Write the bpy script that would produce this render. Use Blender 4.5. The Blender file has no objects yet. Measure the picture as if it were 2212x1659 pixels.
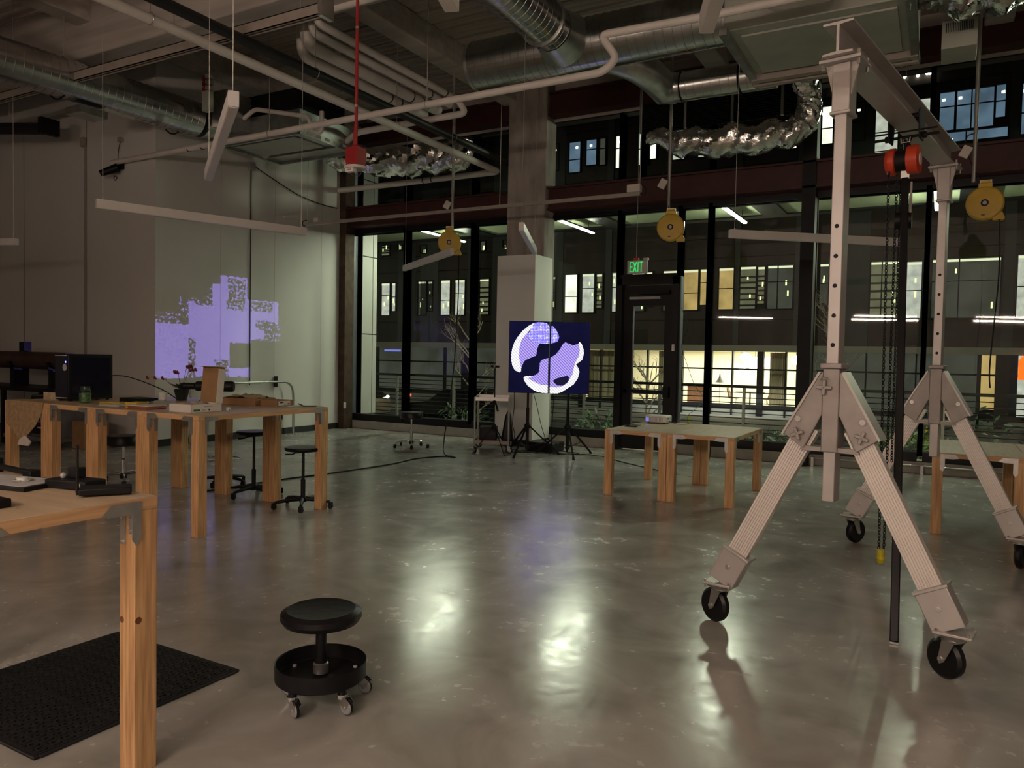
import bpy, math, random
from math import sin, cos, pi, radians, sqrt, atan2
from mathutils import Vector, Matrix, Euler
random.seed(7)
scene = bpy.context.scene
C = scene.collection
# ---------------------------------------------------------------- camera
cam_d = bpy.data.cameras.new('camera'); cam = bpy.data.objects.new('camera', cam_d); C.objects.link(cam)
cam_d.sensor_fit = 'HORIZONTAL'; cam_d.sensor_width = 36.0; cam_d.lens = 36.0*1648.0/2212.0
cam_d.clip_start = 0.05; cam_d.clip_end = 300
PITCH, ROLL, YAW = radians(2.0475), radians(1.1107), radians(29.383)
_f = Vector((-sin(YAW)*cos(PITCH), cos(YAW)*cos(PITCH), -sin(PITCH)))
_r0 = Vector((cos(YAW), sin(YAW), 0)); _u0 = _r0.cross(_f)
_r = _r0*cos(ROLL)+_u0*sin(ROLL); _u = -_r0*sin(ROLL)+_u0*cos(ROLL)
cam.matrix_world = Matrix(((_r.x, _u.x, -_f.x, 0), (_r.y, _u.y, -_f.y, 0), (_r.z, _u.z, -_f.z, 1.55), (0, 0, 0, 1)))
scene.camera = cam
# ---------------------------------------------------------------- world, view
w = bpy.data.worlds.new('night'); scene.world = w; w.use_nodes = True
w.node_tree.nodes['Background'].inputs[0].default_value = (0.35, 0.42, 0.6, 1)
w.node_tree.nodes['Background'].inputs[1].default_value = 0.010
vs = scene.view_settings; vs.view_transform = 'Standard'; vs.look = 'None'; vs.gamma = 1.0; vs.exposure = 0.0
vs.use_curve_mapping = False
cy = scene.cycles; cy.max_bounces = 6; cy.diffuse_bounces = 3; cy.glossy_bounces = 4; cy.transmission_bounces = 6
cy.transparent_max_bounces = 16; cy.caustics_reflective = False; cy.caustics_refractive = False
cy.sample_clamp_indirect = 4.0; cy.use_denoising = True
# ---------------------------------------------------------------- large lights
def area(name, loc, target, sx, sy, power, col):
    d = bpy.data.lights.new(name, 'AREA'); d.shape = 'RECTANGLE'; d.size = sx; d.size_y = sy; d.energy = power; d.color = col
    o = bpy.data.objects.new(name, d); C.objects.link(o); o.location = loc
    o.rotation_euler = (Vector(target)-Vector(loc)).to_track_quat('-Z', 'Y').to_euler(); return o
def spot(name, loc, target, power, col, ang, blend=0.4, soft=0.1):
    d = bpy.data.lights.new(name, 'SPOT'); d.energy = power; d.color = col; d.spot_size = radians(ang); d.spot_blend = blend; d.shadow_soft_size = soft
    o = bpy.data.objects.new(name, d); C.objects.link(o); o.location = loc
    o.rotation_euler = (Vector(target)-Vector(loc)).to_track_quat('-Z', 'Y').to_euler(); return o
WARM = (1.0, 0.74, 0.58); STREET = (0.93, 1.0, 0.74)
# added opal pendants, unseen behind the camera, standing in for warm room light (housings built with the other pendants)
ADDED_LIT = [((-2.6, -2.0), (-0.7, -2.9)), ((0.8, -3.3), (2.6, -4.2)), ((-7.0, -2.2), (-5.2, -3.2))]
UP_ONLY = (2,)  # this one is added purely to brighten the ceiling
# street lamps
spot('street_light_glow', (5.0, 22.0, 6.2), (-9.5, 9.5, 2.5), 1700, STREET, 75, 0.6, 0.9)
spot('corner_light_glow', (-22.0, 24.0, 7.0), (-20, 36.0, 0.0), 1300, STREET, 120, 0.6, 0.15)
spot('road_light_glow', (-2.0, 23.0, 7.0), (-2, 32.0, 0.0), 1100, STREET, 120, 0.6, 0.15)
# ---------------------------------------------------------------- mesh helpers
class MB:
    def __init__(s): s.v = []; s.f = []; s.uv = None
    def add(s, vs_, fs, M=None):
        n = len(s.v)
        for p in vs_:
            p = Vector(p); s.v.append(tuple(M @ p) if M is not None else tuple(p))
        for f in fs: s.f.append([i+n for i in f])
        return s
    def box(s, x0, x1, y0, y1, z0, z1, M=None):
        return s.add([(x0, y0, z0), (x1, y0, z0), (x1, y1, z0), (x0, y1, z0), (x0, y0, z1), (x1, y0, z1), (x1, y1, z1), (x0, y1, z1)],
                     [(0, 3, 2, 1), (4, 5, 6, 7), (0, 1, 5, 4), (1, 2, 6, 5), (2, 3, 7, 6), (3, 0, 4, 7)], M)
    def cbox(s, c, sz, rot=(0, 0, 0), M=None):
        R = Matrix.Translation(c) @ Euler(rot).to_matrix().to_4x4()
        if M is not None: R = M @ R
        x, y, z = sz[0]/2, sz[1]/2, sz[2]/2
        return s.box(-x, x, -y, y, -z, z, R)
    def bar(s, p0, p1, w_, h_, up=(0, 0, 1), M=None):
        p0 = Vector(p0); p1 = Vector(p1); d = (p1-p0); L = d.length; d.normalize(); up = Vector(up)
        if abs(d.dot(up)) > 0.98: up = Vector((0, 1, 0))
        a = d.cross(up).normalized(); b = a.cross(d).normalized()
        R = Matrix(((a.x, d.x, b.x, p0.x), (a.y, d.y, b.y, p0.y), (a.z, d.z, b.z, p0.z), (0, 0, 0, 1)))
        if M is not None: R = M @ R
        return s.box(-w_/2, w_/2, 0, L, -h_/2, h_/2, R)
    def cyl(s, p0, p1, r0, r1=None, n=14, M=None):
        r1 = r0 if r1 is None else r1
        p0 = Vector(p0); p1 = Vector(p1); d = (p1-p0).normalized()
        a = d.orthogonal().normalized(); b = d.cross(a); vs_ = []
        for p, r in ((p0, r0), (p1, r1)):
            for i in range(n):
                t = 2*pi*i/n; vs_.append(p+a*(r*cos(t))+b*(r*sin(t)))
        fs = [(i, (i+1) % n, n+(i+1) % n, n+i) for i in range(n)]
        fs += [tuple(range(n-1, -1, -1)), tuple(range(n, 2*n))]
        return s.add(vs_, fs, M)
    def tube(s, pts, r, n=8, closed=False, M=None):
        pts = [Vector(p) for p in pts]; N = len(pts); rr = r if isinstance(r, (list, tuple)) else [r]*N
        vs_ = []; a = None
        for i, p in enumerate(pts):
            if closed: d = pts[(i+1) % N]-pts[i-1]
            else: d = pts[min(i+1, N-1)]-pts[max(i-1, 0)]
            d.normalize()
            if a is None: a = d.orthogonal().normalized()
            else:
                a = a-d*a.dot(d)
                a = a.normalized() if a.length > 1e-6 else d.orthogonal().normalized()
            b = d.cross(a)
            for k in range(n):
                t = 2*pi*k/n; vs_.append(p+a*(rr[i]*cos(t))+b*(rr[i]*sin(t)))
        fs = []
        for i in range(N if closed else N-1):
            j = (i+1) % N
            for k in range(n): fs.append((i*n+k, i*n+(k+1) % n, j*n+(k+1) % n, j*n+k))
        if not closed: fs += [tuple(range(n-1, -1, -1)), tuple(range((N-1)*n, N*n))]
        return s.add(vs_, fs, M)
    def lathe(s, prof, n=28, o=(0, 0, 0), M=None):
        o = Vector(o); vs_ = []
        for r, z in prof:
            for k in range(n):
                t = 2*pi*k/n; vs_.append(o+Vector((r*cos(t), r*sin(t), z)))
        fs = []
        for i in range(len(prof)-1):
            for k in range(n): fs.append((i*n+k, i*n+(k+1) % n, (i+1)*n+(k+1) % n, (i+1)*n+k))
        if prof[0][0] > 1e-5: fs.append(tuple(range(n-1, -1, -1)))
        if prof[-1][0] > 1e-5: fs.append(tuple(range((len(prof)-1)*n, len(prof)*n)))
        return s.add(vs_, fs, M)
    def prism(s, poly, h0, h1, M=None):
        n = len(poly); vs_ = [(x, y, h0) for x, y in poly]+[(x, y, h1) for x, y in poly]
        fs = [(i, (i+1) % n, n+(i+1) % n, n+i) for i in range(n)]+[tuple(range(n-1, -1, -1)), tuple(range(n, 2*n))]
        return s.add(vs_, fs, M)
    def ball(s, c, r, n=12, sc=(1, 1, 1), M=None):
        m = n//2; prof = [(max(r*sin(pi*i/m), 0.0), -r*cos(pi*i/m)) for i in range(m+1)]
        S = Matrix.Translation(c) @ Matrix.Diagonal((*sc, 1))
        return s.lathe([(max(a, 1e-6), b) for a, b in prof], n, (0, 0, 0), S if M is None else M @ S)
    def build(s, name, mat, parent=None, bevel=0, smooth=True, loc=None):
        me = bpy.data.meshes.new(name); me.from_pydata(s.v, [], s.f); me.update()
        me.materials.append(MATS[mat] if isinstance(mat, str) else mat)
        if smooth:
            for p in me.polygons: p.use_smooth = True
            me.set_sharp_from_angle(angle=radians(32))
        o = bpy.data.objects.new(name, me); C.objects.link(o)
        if parent is not None: o.parent = parent
        if loc is not None: o.location = loc
        if bevel:
            b = o.modifiers.new('bevel', 'BEVEL'); b.width = bevel; b.segments = 2; b.limit_method = 'ANGLE'; b.angle_limit = radians(40)
        return o
def B(): return MB()
XZ = Matrix(((1, 0, 0, 0), (0, 0, -1, 0), (0, 1, 0, 0), (0, 0, 0, 1)))     # polygon (x,y) -> (x, ., z): extrudes to -y
YZ = Matrix(((0, 0, 1, 0), (1, 0, 0, 0), (0, 1, 0, 0), (0, 0, 0, 1)))      # polygon (x,y) -> (y,z), extrudes to +x
def T(x, y, z): return Matrix.Translation((x, y, z))
def RZ(a): return Matrix.Rotation(a, 4, 'Z')
def RX(a): return Matrix.Rotation(a, 4, 'X')
def RY(a): return Matrix.Rotation(a, 4, 'Y')
def tag(o, label=None, cat=None, group=None, kind=None):
    if label: o['label'] = label
    if cat: o['category'] = cat
    if group: o['group'] = group
    if kind: o['kind'] = kind
    return o
def thing(name, label, cat, loc=(0, 0, 0), rz=0, group=None):
    o = bpy.data.objects.new(name, None); C.objects.link(o); o.location = loc; o.rotation_euler = (0, 0, rz); o.empty_display_size = 0.05
    return tag(o, label, cat, group)
def struct(o): o['kind'] = 'structure'; return o
def sroot(name):
    o = bpy.data.objects.new(name, None); C.objects.link(o); o['kind'] = 'structure'; return o
def dup_part(src, parent, loc=(0, 0, 0), rot=(0, 0, 0)):
    o = src.copy(); C.objects.link(o); o.parent = parent; o.location = loc; o.rotation_euler = rot
    return o
def copy_tree(root, loc, rz, label, group=None):
    r = root.copy(); C.objects.link(r); r.location = loc; r.rotation_euler = (0, 0, rz); r['label'] = label
    if group: r['group'] = group
    for ch in list(root.children):
        c_ = ch.copy(); C.objects.link(c_); c_.parent = r
        for g in ch.children:
            d_ = g.copy(); C.objects.link(d_); d_.parent = c_
    return r
def smooth_path(pts, n=6):
    P = [Vector(p) for p in pts]; out = []
    for i in range(len(P)-1):
        p0 = P[max(i-1, 0)]; p1 = P[i]; p2 = P[i+1]; p3 = P[min(i+2, len(P)-1)]
        for k in range(n):
            t = k/n
            out.append(0.5*((2*p1)+(-p0+p2)*t+(2*p0-5*p1+4*p2-p3)*t*t+(-p0+3*p1-3*p2+p3)*t*t*t))
    out.append(P[-1]); return out
# ---------------------------------------------------------------- materials
MATS = {}
def M(name, col, rough=0.5, metal=0.0, var=0.12, scale=6.0, stretch=(1, 1, 1), bump=0.0, spec=0.5, col2=None, detail=4, coat=0):
    m = bpy.data.materials.new(name); m.use_nodes = True; nt = m.node_tree; p = nt.nodes['Principled BSDF']
    tc = nt.nodes.new('ShaderNodeTexCoord'); mp = nt.nodes.new('ShaderNodeMapping'); mp.inputs['Scale'].default_value = stretch
    nz = nt.nodes.new('ShaderNodeTexNoise'); nz.inputs['Scale'].default_value = scale; nz.inputs['Detail'].default_value = detail
    nt.links.new(tc.outputs['Object'], mp.inputs[0]); nt.links.new(mp.outputs[0], nz.inputs['Vector'])
    rp = nt.nodes.new('ShaderNodeValToRGB'); c2 = col2 or tuple(min(c*(1+var), 1) for c in col); c1 = tuple(c*(1-var) for c in col)
    rp.color_ramp.elements[0].color = (*c1, 1); rp.color_ramp.elements[1].color = (*c2, 1)
    rp.color_ramp.elements[0].position = 0.3; rp.color_ramp.elements[1].position = 0.7
    nt.links.new(nz.outputs['Fac'], rp.inputs[0]); nt.links.new(rp.outputs[0], p.inputs['Base Color'])
    p.inputs['Roughness'].default_value = rough; p.inputs['Metallic'].default_value = metal; p.inputs['Specular IOR Level'].default_value = spec
    if coat: p.inputs['Coat Weight'].default_value = coat; p.inputs['Coat Roughness'].default_value = 0.12
    if bump:
        b = nt.nodes.new('ShaderNodeBump'); b.inputs['Strength'].default_value = bump; b.inputs['Distance'].default_value = 0.02
        nt.links.new(nz.outputs['Fac'], b.inputs['Height']); nt.links.new(b.outputs[0], p.inputs['Normal'])
    MATS[name] = m; return m
def EM(name, col, strength, var=0.0, scale=3.0):
    m = bpy.data.materials.new(name); m.use_nodes = True; nt = m.node_tree; nt.nodes.clear()
    out = nt.nodes.new('ShaderNodeOutputMaterial'); e = nt.nodes.new('ShaderNodeEmission'); e.inputs[0].default_value = (*col, 1); e.inputs[1].default_value = strength
    if var:
        tc = nt.nodes.new('ShaderNodeTexCoord'); nz = nt.nodes.new('ShaderNodeTexNoise'); nz.inputs['Scale'].default_value = scale; nz.inputs['Detail'].default_value = 3
        rp = nt.nodes.new('ShaderNodeMapRange'); rp.inputs[1].default_value = 0.3; rp.inputs[2].default_value = 0.7; rp.inputs[3].default_value = strength*(1-var); rp.inputs[4].default_value = strength*(1+var)
        nt.links.new(tc.outputs['Object'], nz.inputs['Vector']); nt.links.new(nz.outputs['Fac'], rp.inputs[0]); nt.links.new(rp.outputs[0], e.inputs[1])
    nt.links.new(e.outputs[0], out.inputs[0]); MATS[name] = m; return m
M('wall_paint', (0.66, 0.65, 0.62), 0.75, var=0.03, scale=1.2, spec=0.25)
M('casing_white', (0.84, 0.83, 0.79), 0.7, var=0.02, scale=2, spec=0.25)
M('wall_dark', (0.50, 0.46, 0.42), 0.8, var=0.05, scale=1.0, spec=0.2)
M('white_panel', (0.34, 0.34, 0.31), 0.6, var=0.03, scale=2)
M('curb', (0.36, 0.34, 0.30), 0.75, var=0.15, scale=5)
M('column_concrete', (0.34, 0.30, 0.27), 0.85, var=0.3, scale=5, stretch=(1, 1, 0.35), bump=0.3)
M('plank', (0.44, 0.38, 0.33), 0.9, var=0.45, scale=2.2, stretch=(0.25, 4, 1), bump=0.25, spec=0.15)
M('beam_concrete', (0.48, 0.44, 0.40), 0.85, var=0.18, scale=3, stretch=(0.2, 2, 3), bump=0.2, spec=0.2)
M('red_steel', (0.045, 0.007, 0.006), 0.6, var=0.25, scale=5)
M('black_steel', (0.008, 0.008, 0.009), 0.5, var=0.2, scale=5, spec=0.2)
M('frame_dark', (0.009, 0.009, 0.011), 0.45, var=0.1, spec=0.25)
M('frame_grey', (0.16, 0.17, 0.19), 0.4, metal=0.6, var=0.1)
M('rust_column', (0.06, 0.034, 0.02), 0.8, var=0.4, scale=6, bump=0.3)
M('baseboard', (0.008, 0.008, 0.009), 0.5, var=0.1)
M('white_pipe', (0.70, 0.66, 0.61), 0.55, var=0.07, scale=4)
M('black_pipe', (0.010, 0.010, 0.010), 0.5, var=0.1)
M('red_paint', (0.32, 0.012, 0.014), 0.4, var=0.12)
M('galvanised', (0.50, 0.52, 0.50), 0.30, metal=0.95, var=0.18, scale=7)
M('spiral_duct', (0.50, 0.51, 0.50), 0.22, metal=1.0, var=0.12, scale=5)
M('foil', (0.72, 0.72, 0.70), 0.16, metal=1.0, var=0.1, scale=9, bump=0.9)
M('unit_white', (0.42, 0.44, 0.38), 0.5, metal=0.3, var=0.08, scale=3)
M('fixture_white', (0.72, 0.70, 0.68), 0.45, var=0.04, scale=3)
M('wire', (0.45, 0.43, 0.40), 0.4, metal=0.6, var=0.1)
M('conduit', (0.36, 0.36, 0.33), 0.4, metal=0.7, var=0.1)
M('rail_brown', (0.34, 0.30, 0.26), 0.55, var=0.1)
M('fir_leg', (0.58, 0.31, 0.13), 0.5, var=0.30, scale=7, stretch=(9, 9, 0.5), bump=0.05, col2=(0.74, 0.45, 0.22))
M('fir_edge', (0.62, 0.36, 0.17), 0.5, var=0.22, scale=6, stretch=(0.6, 0.6, 9), col2=(0.68, 0.42, 0.22))
M('table_top', (0.50, 0.38, 0.25), 0.35, var=0.15, scale=5, stretch=(6, 0.5, 1), col2=(0.58, 0.45, 0.30))
M('knot', (0.16, 0.06, 0.02), 0.6, var=0.3, scale=60)
M('bracket_zinc', (0.55, 0.54, 0.52), 0.35, metal=0.85, var=0.12, scale=20)
M('bolt', (0.75, 0.73, 0.70), 0.25, metal=0.95, var=0.05)
M('leg_aluminium', (0.80, 0.75, 0.70), 0.45, metal=0.25, var=0.05, scale=8)
M('aluminium', (0.52, 0.49, 0.47), 0.42, metal=0.45, var=0.06, scale=8)
M('cast_grey', (0.36, 0.33, 0.31), 0.55, metal=0.4, var=0.10, scale=10)
M('rubber', (0.006, 0.006, 0.007), 0.35, var=0.15, scale=20, spec=0.3)
M('black_plastic', (0.007, 0.007, 0.008), 0.45, var=0.15, scale=12, spec=0.22)
M('black_vinyl', (0.006, 0.006, 0.007), 0.38, var=0.2, scale=25, bump=0.1, spec=0.3)
M('chrome', (0.80, 0.80, 0.80), 0.10, metal=1.0, var=0.03)
M('steel', (0.50, 0.49, 0.47), 0.3, metal=0.9, var=0.1)
M('caster_grey', (0.26, 0.27, 0.27), 0.5, var=0.1)
M('yellow_reel', (0.56, 0.36, 0.02), 0.42, var=0.08, scale=8)
M('orange_red', (0.62, 0.06, 0.02), 0.4, var=0.1)
M('yellow_tag', (0.48, 0.40, 0.02), 0.5, var=0.1)
M('white_plastic', (0.74, 0.73, 0.70), 0.4, var=0.04)
M('grey_plastic', (0.40, 0.40, 0.40), 0.5, var=0.08)
M('cardboard', (0.30, 0.17, 0.08), 0.8, var=0.12, scale=9)
M('box_white', (0.70, 0.66, 0.60), 0.7, var=0.05)
M('paper', (0.60, 0.56, 0.50), 0.8, var=0.08)
M('paper_red', (0.26, 0.08, 0.05), 0.7, var=0.2)
M('paper_yellow', (0.55, 0.38, 0.03), 0.6, var=0.1)
M('kraft', (0.42, 0.34, 0.22), 0.8, var=0.25, scale=14, bump=0.5)
M('bubble', (0.45, 0.42, 0.38), 0.3, var=0.2, scale=30, bump=0.6)
M('green_label', (0.03, 0.16, 0.03), 0.6, var=0.05)
M('ink', (0.02, 0.02, 0.02), 0.6, var=0.05)
M('leaf_dark', (0.03, 0.07, 0.025), 0.5, var=0.3, scale=20)
M('leaf_bright', (0.09, 0.16, 0.03), 0.6, var=0.4, scale=10)
M('petal', (0.12, 0.015, 0.02), 0.5, var=0.3, scale=20)
M('clay_pot', (0.010, 0.014, 0.012), 0.4, var=0.2)
M('jar_green', (0.10, 0.16, 0.07), 0.3, var=0.6, scale=40)
M('twig', (0.22, 0.18, 0.13), 0.8, var=0.2)
M('brown_roll', (0.05, 0.025, 0.018), 0.6, var=0.2)
M('grey_bin', (0.12, 0.12, 0.12), 0.6, var=0.2)
M('tan_cloth', (0.36, 0.24, 0.13), 0.9, var=0.2, scale=25, bump=0.4)
M('mat_rubber', (0.006, 0.006, 0.007), 0.6, var=0.15, scale=30)
M('facade', (0.055, 0.040, 0.034), 0.75, var=0.3, scale=0.7, stretch=(1.4, 1, 0.25), spec=0.2)
M('facade_grey', (0.075, 0.075, 0.072), 0.75, var=0.12, scale=0.8, spec=0.2)
M('band', (0.30, 0.27, 0.22), 0.7, var=0.08, scale=1)
M('asphalt', (0.045, 0.045, 0.043), 0.8, var=0.2, scale=2)
M('paving', (0.22, 0.21, 0.19), 0.85, var=0.15, scale=2)
M('deck', (0.36, 0.35, 0.30), 0.8, var=0.15, scale=3)
M('soffit', (0.40, 0.46, 0.29), 0.6, var=0.04, scale=1)
M('cream_wall', (0.80, 0.76, 0.62), 0.7, var=0.04, scale=1)
M('curtain', (0.55, 0.48, 0.32), 0.85, var=0.2, scale=3, stretch=(4, 1, 0.1))
M('curtain_rust', (0.45, 0.22, 0.12), 0.85, var=0.2, scale=3, stretch=(4, 1, 0.1))
M('brick_red', (0.35, 0.17, 0.10), 0.8, var=0.2, scale=5)
M('car_paint', (0.62, 0.66, 0.52), 0.25, var=0.03, coat=0.5)
M('car_glass', (0.012, 0.014, 0.016), 0.08, var=0.1)
M('yellow_paint', (0.60, 0.50, 0.02), 0.6, var=0.1)
M('furniture_dark', (0.030, 0.024, 0.02), 0.5, var=0.2)
M('furniture_tan', (0.32, 0.18, 0.09), 0.6, var=0.2)
M('screen_off', (0.010, 0.010, 0.02), 0.12, var=0.1)
M('tablet_glass', (0.020, 0.020, 0.022), 0.15, var=0.1)
EM('strip_light', (0.95, 1.0, 0.78), 190)
EM('added_pendant_lit', (1.0, 0.77, 0.63), 135)
EM('added_uplight_lit', (1.0, 0.77, 0.63), 280)
EM('lamp_globe', (1.0, 0.94, 0.70), 9)
EM('point_white', (1.0, 0.98, 0.88), 10)
EM('exit_green', (0.02, 0.85, 0.16), 1.0)
EM('led_blue', (0.12, 0.12, 1.0), 6)
EM('lens_blue', (0.22, 0.24, 0.85), 0.9)
EM('neon_orange', (1.0, 0.14, 0.01), 1.6)
EM('tail_red', (1.0, 0.08, 0.03), 3)
EM('pane_white', (0.80, 0.82, 0.70), 0.62, 0.25, 3)
EM('pane_warm', (0.80, 0.55, 0.20), 0.55, 0.3, 1.2)
EM('pane_olive', (0.42, 0.42, 0.24), 0.30, 0.25, 1.2)
EM('pane_blue', (0.16, 0.25, 0.36), 0.55, 0.35, 0.9)
EM('pane_dim', (0.16, 0.17, 0.13), 0.26, 0.3, 0.8)
EM('pane_light', (0.85, 0.84, 0.70), 1.5, 0.25, 1.3)
EM('pane_head', (0.90, 0.92, 0.62), 0.95)
EM('pane_lamp', (0.85, 1.0, 0.45), 1.4)
# polished concrete floor
m = M('floor_concrete', (0.20, 0.185, 0.16), 0.25, var=0.0, scale=1.1); nt = m.node_tree; p = nt.nodes['Principled BSDF']
tc = nt.nodes.new('ShaderNodeTexCoord')
n1 = nt.nodes.new('ShaderNodeTexNoise'); n1.inputs['Scale'].default_value = 2.2; n1.inputs['Detail'].default_value = 4; n1.inputs['Roughness'].default_value = 0.55; n1.inputs['Distortion'].default_value = 0.8
n2 = nt.nodes.new('ShaderNodeTexNoise'); n2.inputs['Scale'].default_value = 14; n2.inputs['Detail'].default_value = 6
for n in (n1, n2): nt.links.new(tc.outputs['Object'], n.inputs['Vector'])
rp = nt.nodes.new('ShaderNodeValToRGB'); rp.color_ramp.elements[0].position = 0.25; rp.color_ramp.elements[1].position = 0.8
rp.color_ramp.elements[0].color = (0.25, 0.243, 0.222, 1); rp.color_ramp.elements[1].color = (0.46, 0.445, 0.41, 1)
nt.links.new(n1.outputs['Fac'], rp.inputs[0]); nt.links.new(rp.outputs[0], p.inputs['Base Color'])
mr = nt.nodes.new('ShaderNodeMapRange'); mr.inputs[1].default_value = 0.3; mr.inputs[2].default_value = 0.7; mr.inputs[3].default_value = 0.12; mr.inputs[4].default_value = 0.32
mx = nt.nodes.new('ShaderNodeMath'); mx.operation = 'MULTIPLY_ADD'; mx.inputs[1].default_value = 0.5
ad = nt.nodes.new('ShaderNodeMath'); ad.operation = 'MULTIPLY'; ad.inputs[1].default_value = 0.5
nt.links.new(n1.outputs['Fac'], ad.inputs[0]); nt.links.new(n2.outputs['Fac'], mx.inputs[0]); nt.links.new(ad.outputs[0], mx.inputs[2])
nt.links.new(mx.outputs[0], mr.inputs[0]); nt.links.new(mr.outputs[0], p.inputs['Roughness'])
bp = nt.nodes.new('ShaderNodeBump'); bp.inputs['Strength'].default_value = 0.10; bp.inputs['Distance'].default_value = 0.01
nt.links.new(n2.outputs['Fac'], bp.inputs['Height']); nt.links.new(bp.outputs[0], p.inputs['Normal']); p.inputs['Specular IOR Level'].default_value = 0.75
# window glass: clear pane with a faint mirror
def glass(name, tint=(0.95, 0.98, 0.95), gl=1.0):
    m = bpy.data.materials.new(name); m.use_nodes = True; nt = m.node_tree; nt.nodes.clear()
    out = nt.nodes.new('ShaderNodeOutputMaterial'); mix = nt.nodes.new('ShaderNodeMixShader'); tr = nt.nodes.new('ShaderNodeBsdfTransparent'); g = nt.nodes.new('ShaderNodeBsdfGlossy')
    lwt = nt.nodes.new('ShaderNodeLayerWeight'); lwt.inputs[0].default_value = 0.5; pw = nt.nodes.new('ShaderNodeMath'); pw.operation = 'POWER'; pw.inputs[1].default_value = 5.0
    fr = nt.nodes.new('ShaderNodeMath'); fr.operation = 'MULTIPLY_ADD'; fr.inputs[1].default_value = 0.7; fr.inputs[2].default_value = 0.016; nt.links.new(lwt.outputs['Facing'], pw.inputs[0]); nt.links.new(pw.outputs[0], fr.inputs[0]); tr.inputs[0].default_value = (*tint, 1); g.inputs['Roughness'].default_value = 0.02
    g.inputs[0].default_value = (gl, gl, gl, 1)
    nt.links.new(fr.outputs[0], mix.inputs[0]); nt.links.new(tr.outputs[0], mix.inputs[1]); nt.links.new(g.outputs[0], mix.inputs[2]); nt.links.new(mix.outputs[0], out.inputs[0])
    MATS[name] = m
glass('pane_glass'); glass('jar_glass', (0.86, 0.95, 0.86), 1.0); glass('clear_dome', (0.9, 0.9, 0.9), 1.0)
# ================================================================ THE SETTING
DECK = 6.45
struct(B().box(-24, 8, -8.2, 12.62, -0.12, 0).build('floor', 'floor_concrete'))
struct(B().box(-11.2, -10.88, 7.77, 12.6, 0, DECK).build('wall_left', 'wall_paint'))
struct(B().box(-24, -11.2, 7.77, 8.05, 0, DECK).build('wall_back', 'wall_paint'))
struct(B().box(-24.3, -24, -8.2, 8.05, 0, DECK).build('wall_far_left', 'wall_paint'))
struct(B().box(8, 8.3, -8.2, 12.6, 0, DECK).build('wall_right', 'wall_paint'))
struct(B().box(-24.3, 8.3, -8.2, -8.0, 0, DECK).build('wall_rear', 'wall_paint'))
struct(B().box(-10.88, -10.862, 7.75, 11.98, 0, 0.115).box(-10.9, -10.862, 7.75, 7.772, 0, 0.115).build('baseboard_left', 'baseboard'))
struct(B().box(-24, -10.862, 7.75, 7.772, 0, 0.115).build('baseboard_back', 'baseboard'))
struct(B().box(-24, -10.86, 7.74, 7.775, 5.52, 5.58).build('trim_1', 'wall_dark'))
# recessed seams of the wall boards
for k, yy in enumerate((9.02, 10.24, 11.46)):
    struct(B().box(-10.884, -10.8785, yy-0.004, yy+0.004, 0.115, DECK-0.02).build('trim_%d' % (2+k), 'wall_dark'))
for k, xx in enumerate((-12.70, -14.6, -16.5)):
    struct(B().box(xx-0.005, xx+0.005, 7.7685, 7.776, 0.115, 5.5).build('trim_%d' % (6+k), 'baseboard'))
# ceiling: concrete deck, cast boards, ribs and a cross beam
ceil = struct(B().box(-24.3, 8.3, -8.2, 12.6, DECK+0.05, DECK+0.25).build('ceiling', 'plank'))
pk = None
for i in range(56):
    y0 = 1.4+i*0.2; dz = random.uniform(-0.025, 0.02)
    if pk is None:
        pk = B().box(-16, 5, 0, 0.19, DECK, DECK+0.05).build('plank', 'plank', ceil, loc=(0, y0, dz))
    else: dup_part(pk, ceil, (random.uniform(-.3, .3), y0, dz))
for xx in (-14.3, -10.6, -6.92, -3.2, 0.5):
    B().box(xx-0.17, xx+0.17, 0.5, 12.3, 6.08, DECK).build('rib', 'beam_concrete', ceil, 0.02)
B().box(-16, 5, 6.45, 7.05, 5.62, DECK).build('cross_beam', 'beam_concrete', ceil, 0.02)
B().box(-16, 5, -0.2, 0.4, 5.62, DECK).build('cross_beam', 'beam_concrete', ceil, 0.02)
# ---- window wall
struct(B().box(-10.9, -10.72, 11.98, 12.26, 0, DECK).build('trim_10', 'rust_column', bevel=0.01))
col = struct(B().box(-6.90, -6.14, 11.95, 12.36, 0, DECK).build('wall_column', 'column_concrete', bevel=0.02))
struct(B().box(-6.87, -6.12, 11.60, 12.25, 0, 3.31).build('wall_column_casing', 'casing_white'))
struct(B().box(-6.885, -6.105, 11.585, 12.26, 0, 0.11).build('baseboard_column', 'baseboard'))
struct(B().box(-1.90, -1.71, 12.02, 12.30, 0, DECK).build('trim_11', 'black_steel'))
struct(B().box(-1.711, -1.695, 12.26, 12.30, 0, 4.1).build('trim_12', 'rust_column'))
b = B().box(-10.88, 8, 12.08, 12.26, 4.16, 4.50).box(-10.88, 8, 12.02, 12.30, 4.13, 4.16).box(-10.88, 8, 12.02, 12.30, 4.50, 4.53)
struct(b.build('trim_13', 'red_steel'))
struct(B().box(-10.88, 8, 12.08, 12.26, 5.80, 6.14).box(-10.88, 8, 12.0, 12.30, 5.77, 5.80).box(-10.88, 8, 12.0, 12.30, 6.14, 6.17).build('trim_14', 'red_steel'))
struct(B().box(-10.88, 8, 12.26, 12.5, 5.72, DECK+.1).build('wall_front_top', 'beam_concrete'))
struct(B().box(-10.88, 8, 12.30, 12.48, 4.02, 4.56).build('trim_15', 'frame_dark'))
for k, (a, c_) in enumerate(((-10.88, -6.88), (-6.12, -4.9), (-3.78, 8))):
    struct(B().box(a, c_, 12.25, 12.62, 0, 0.165).build('trim_%d' % (16+k), 'curb', bevel=0.008))
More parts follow.
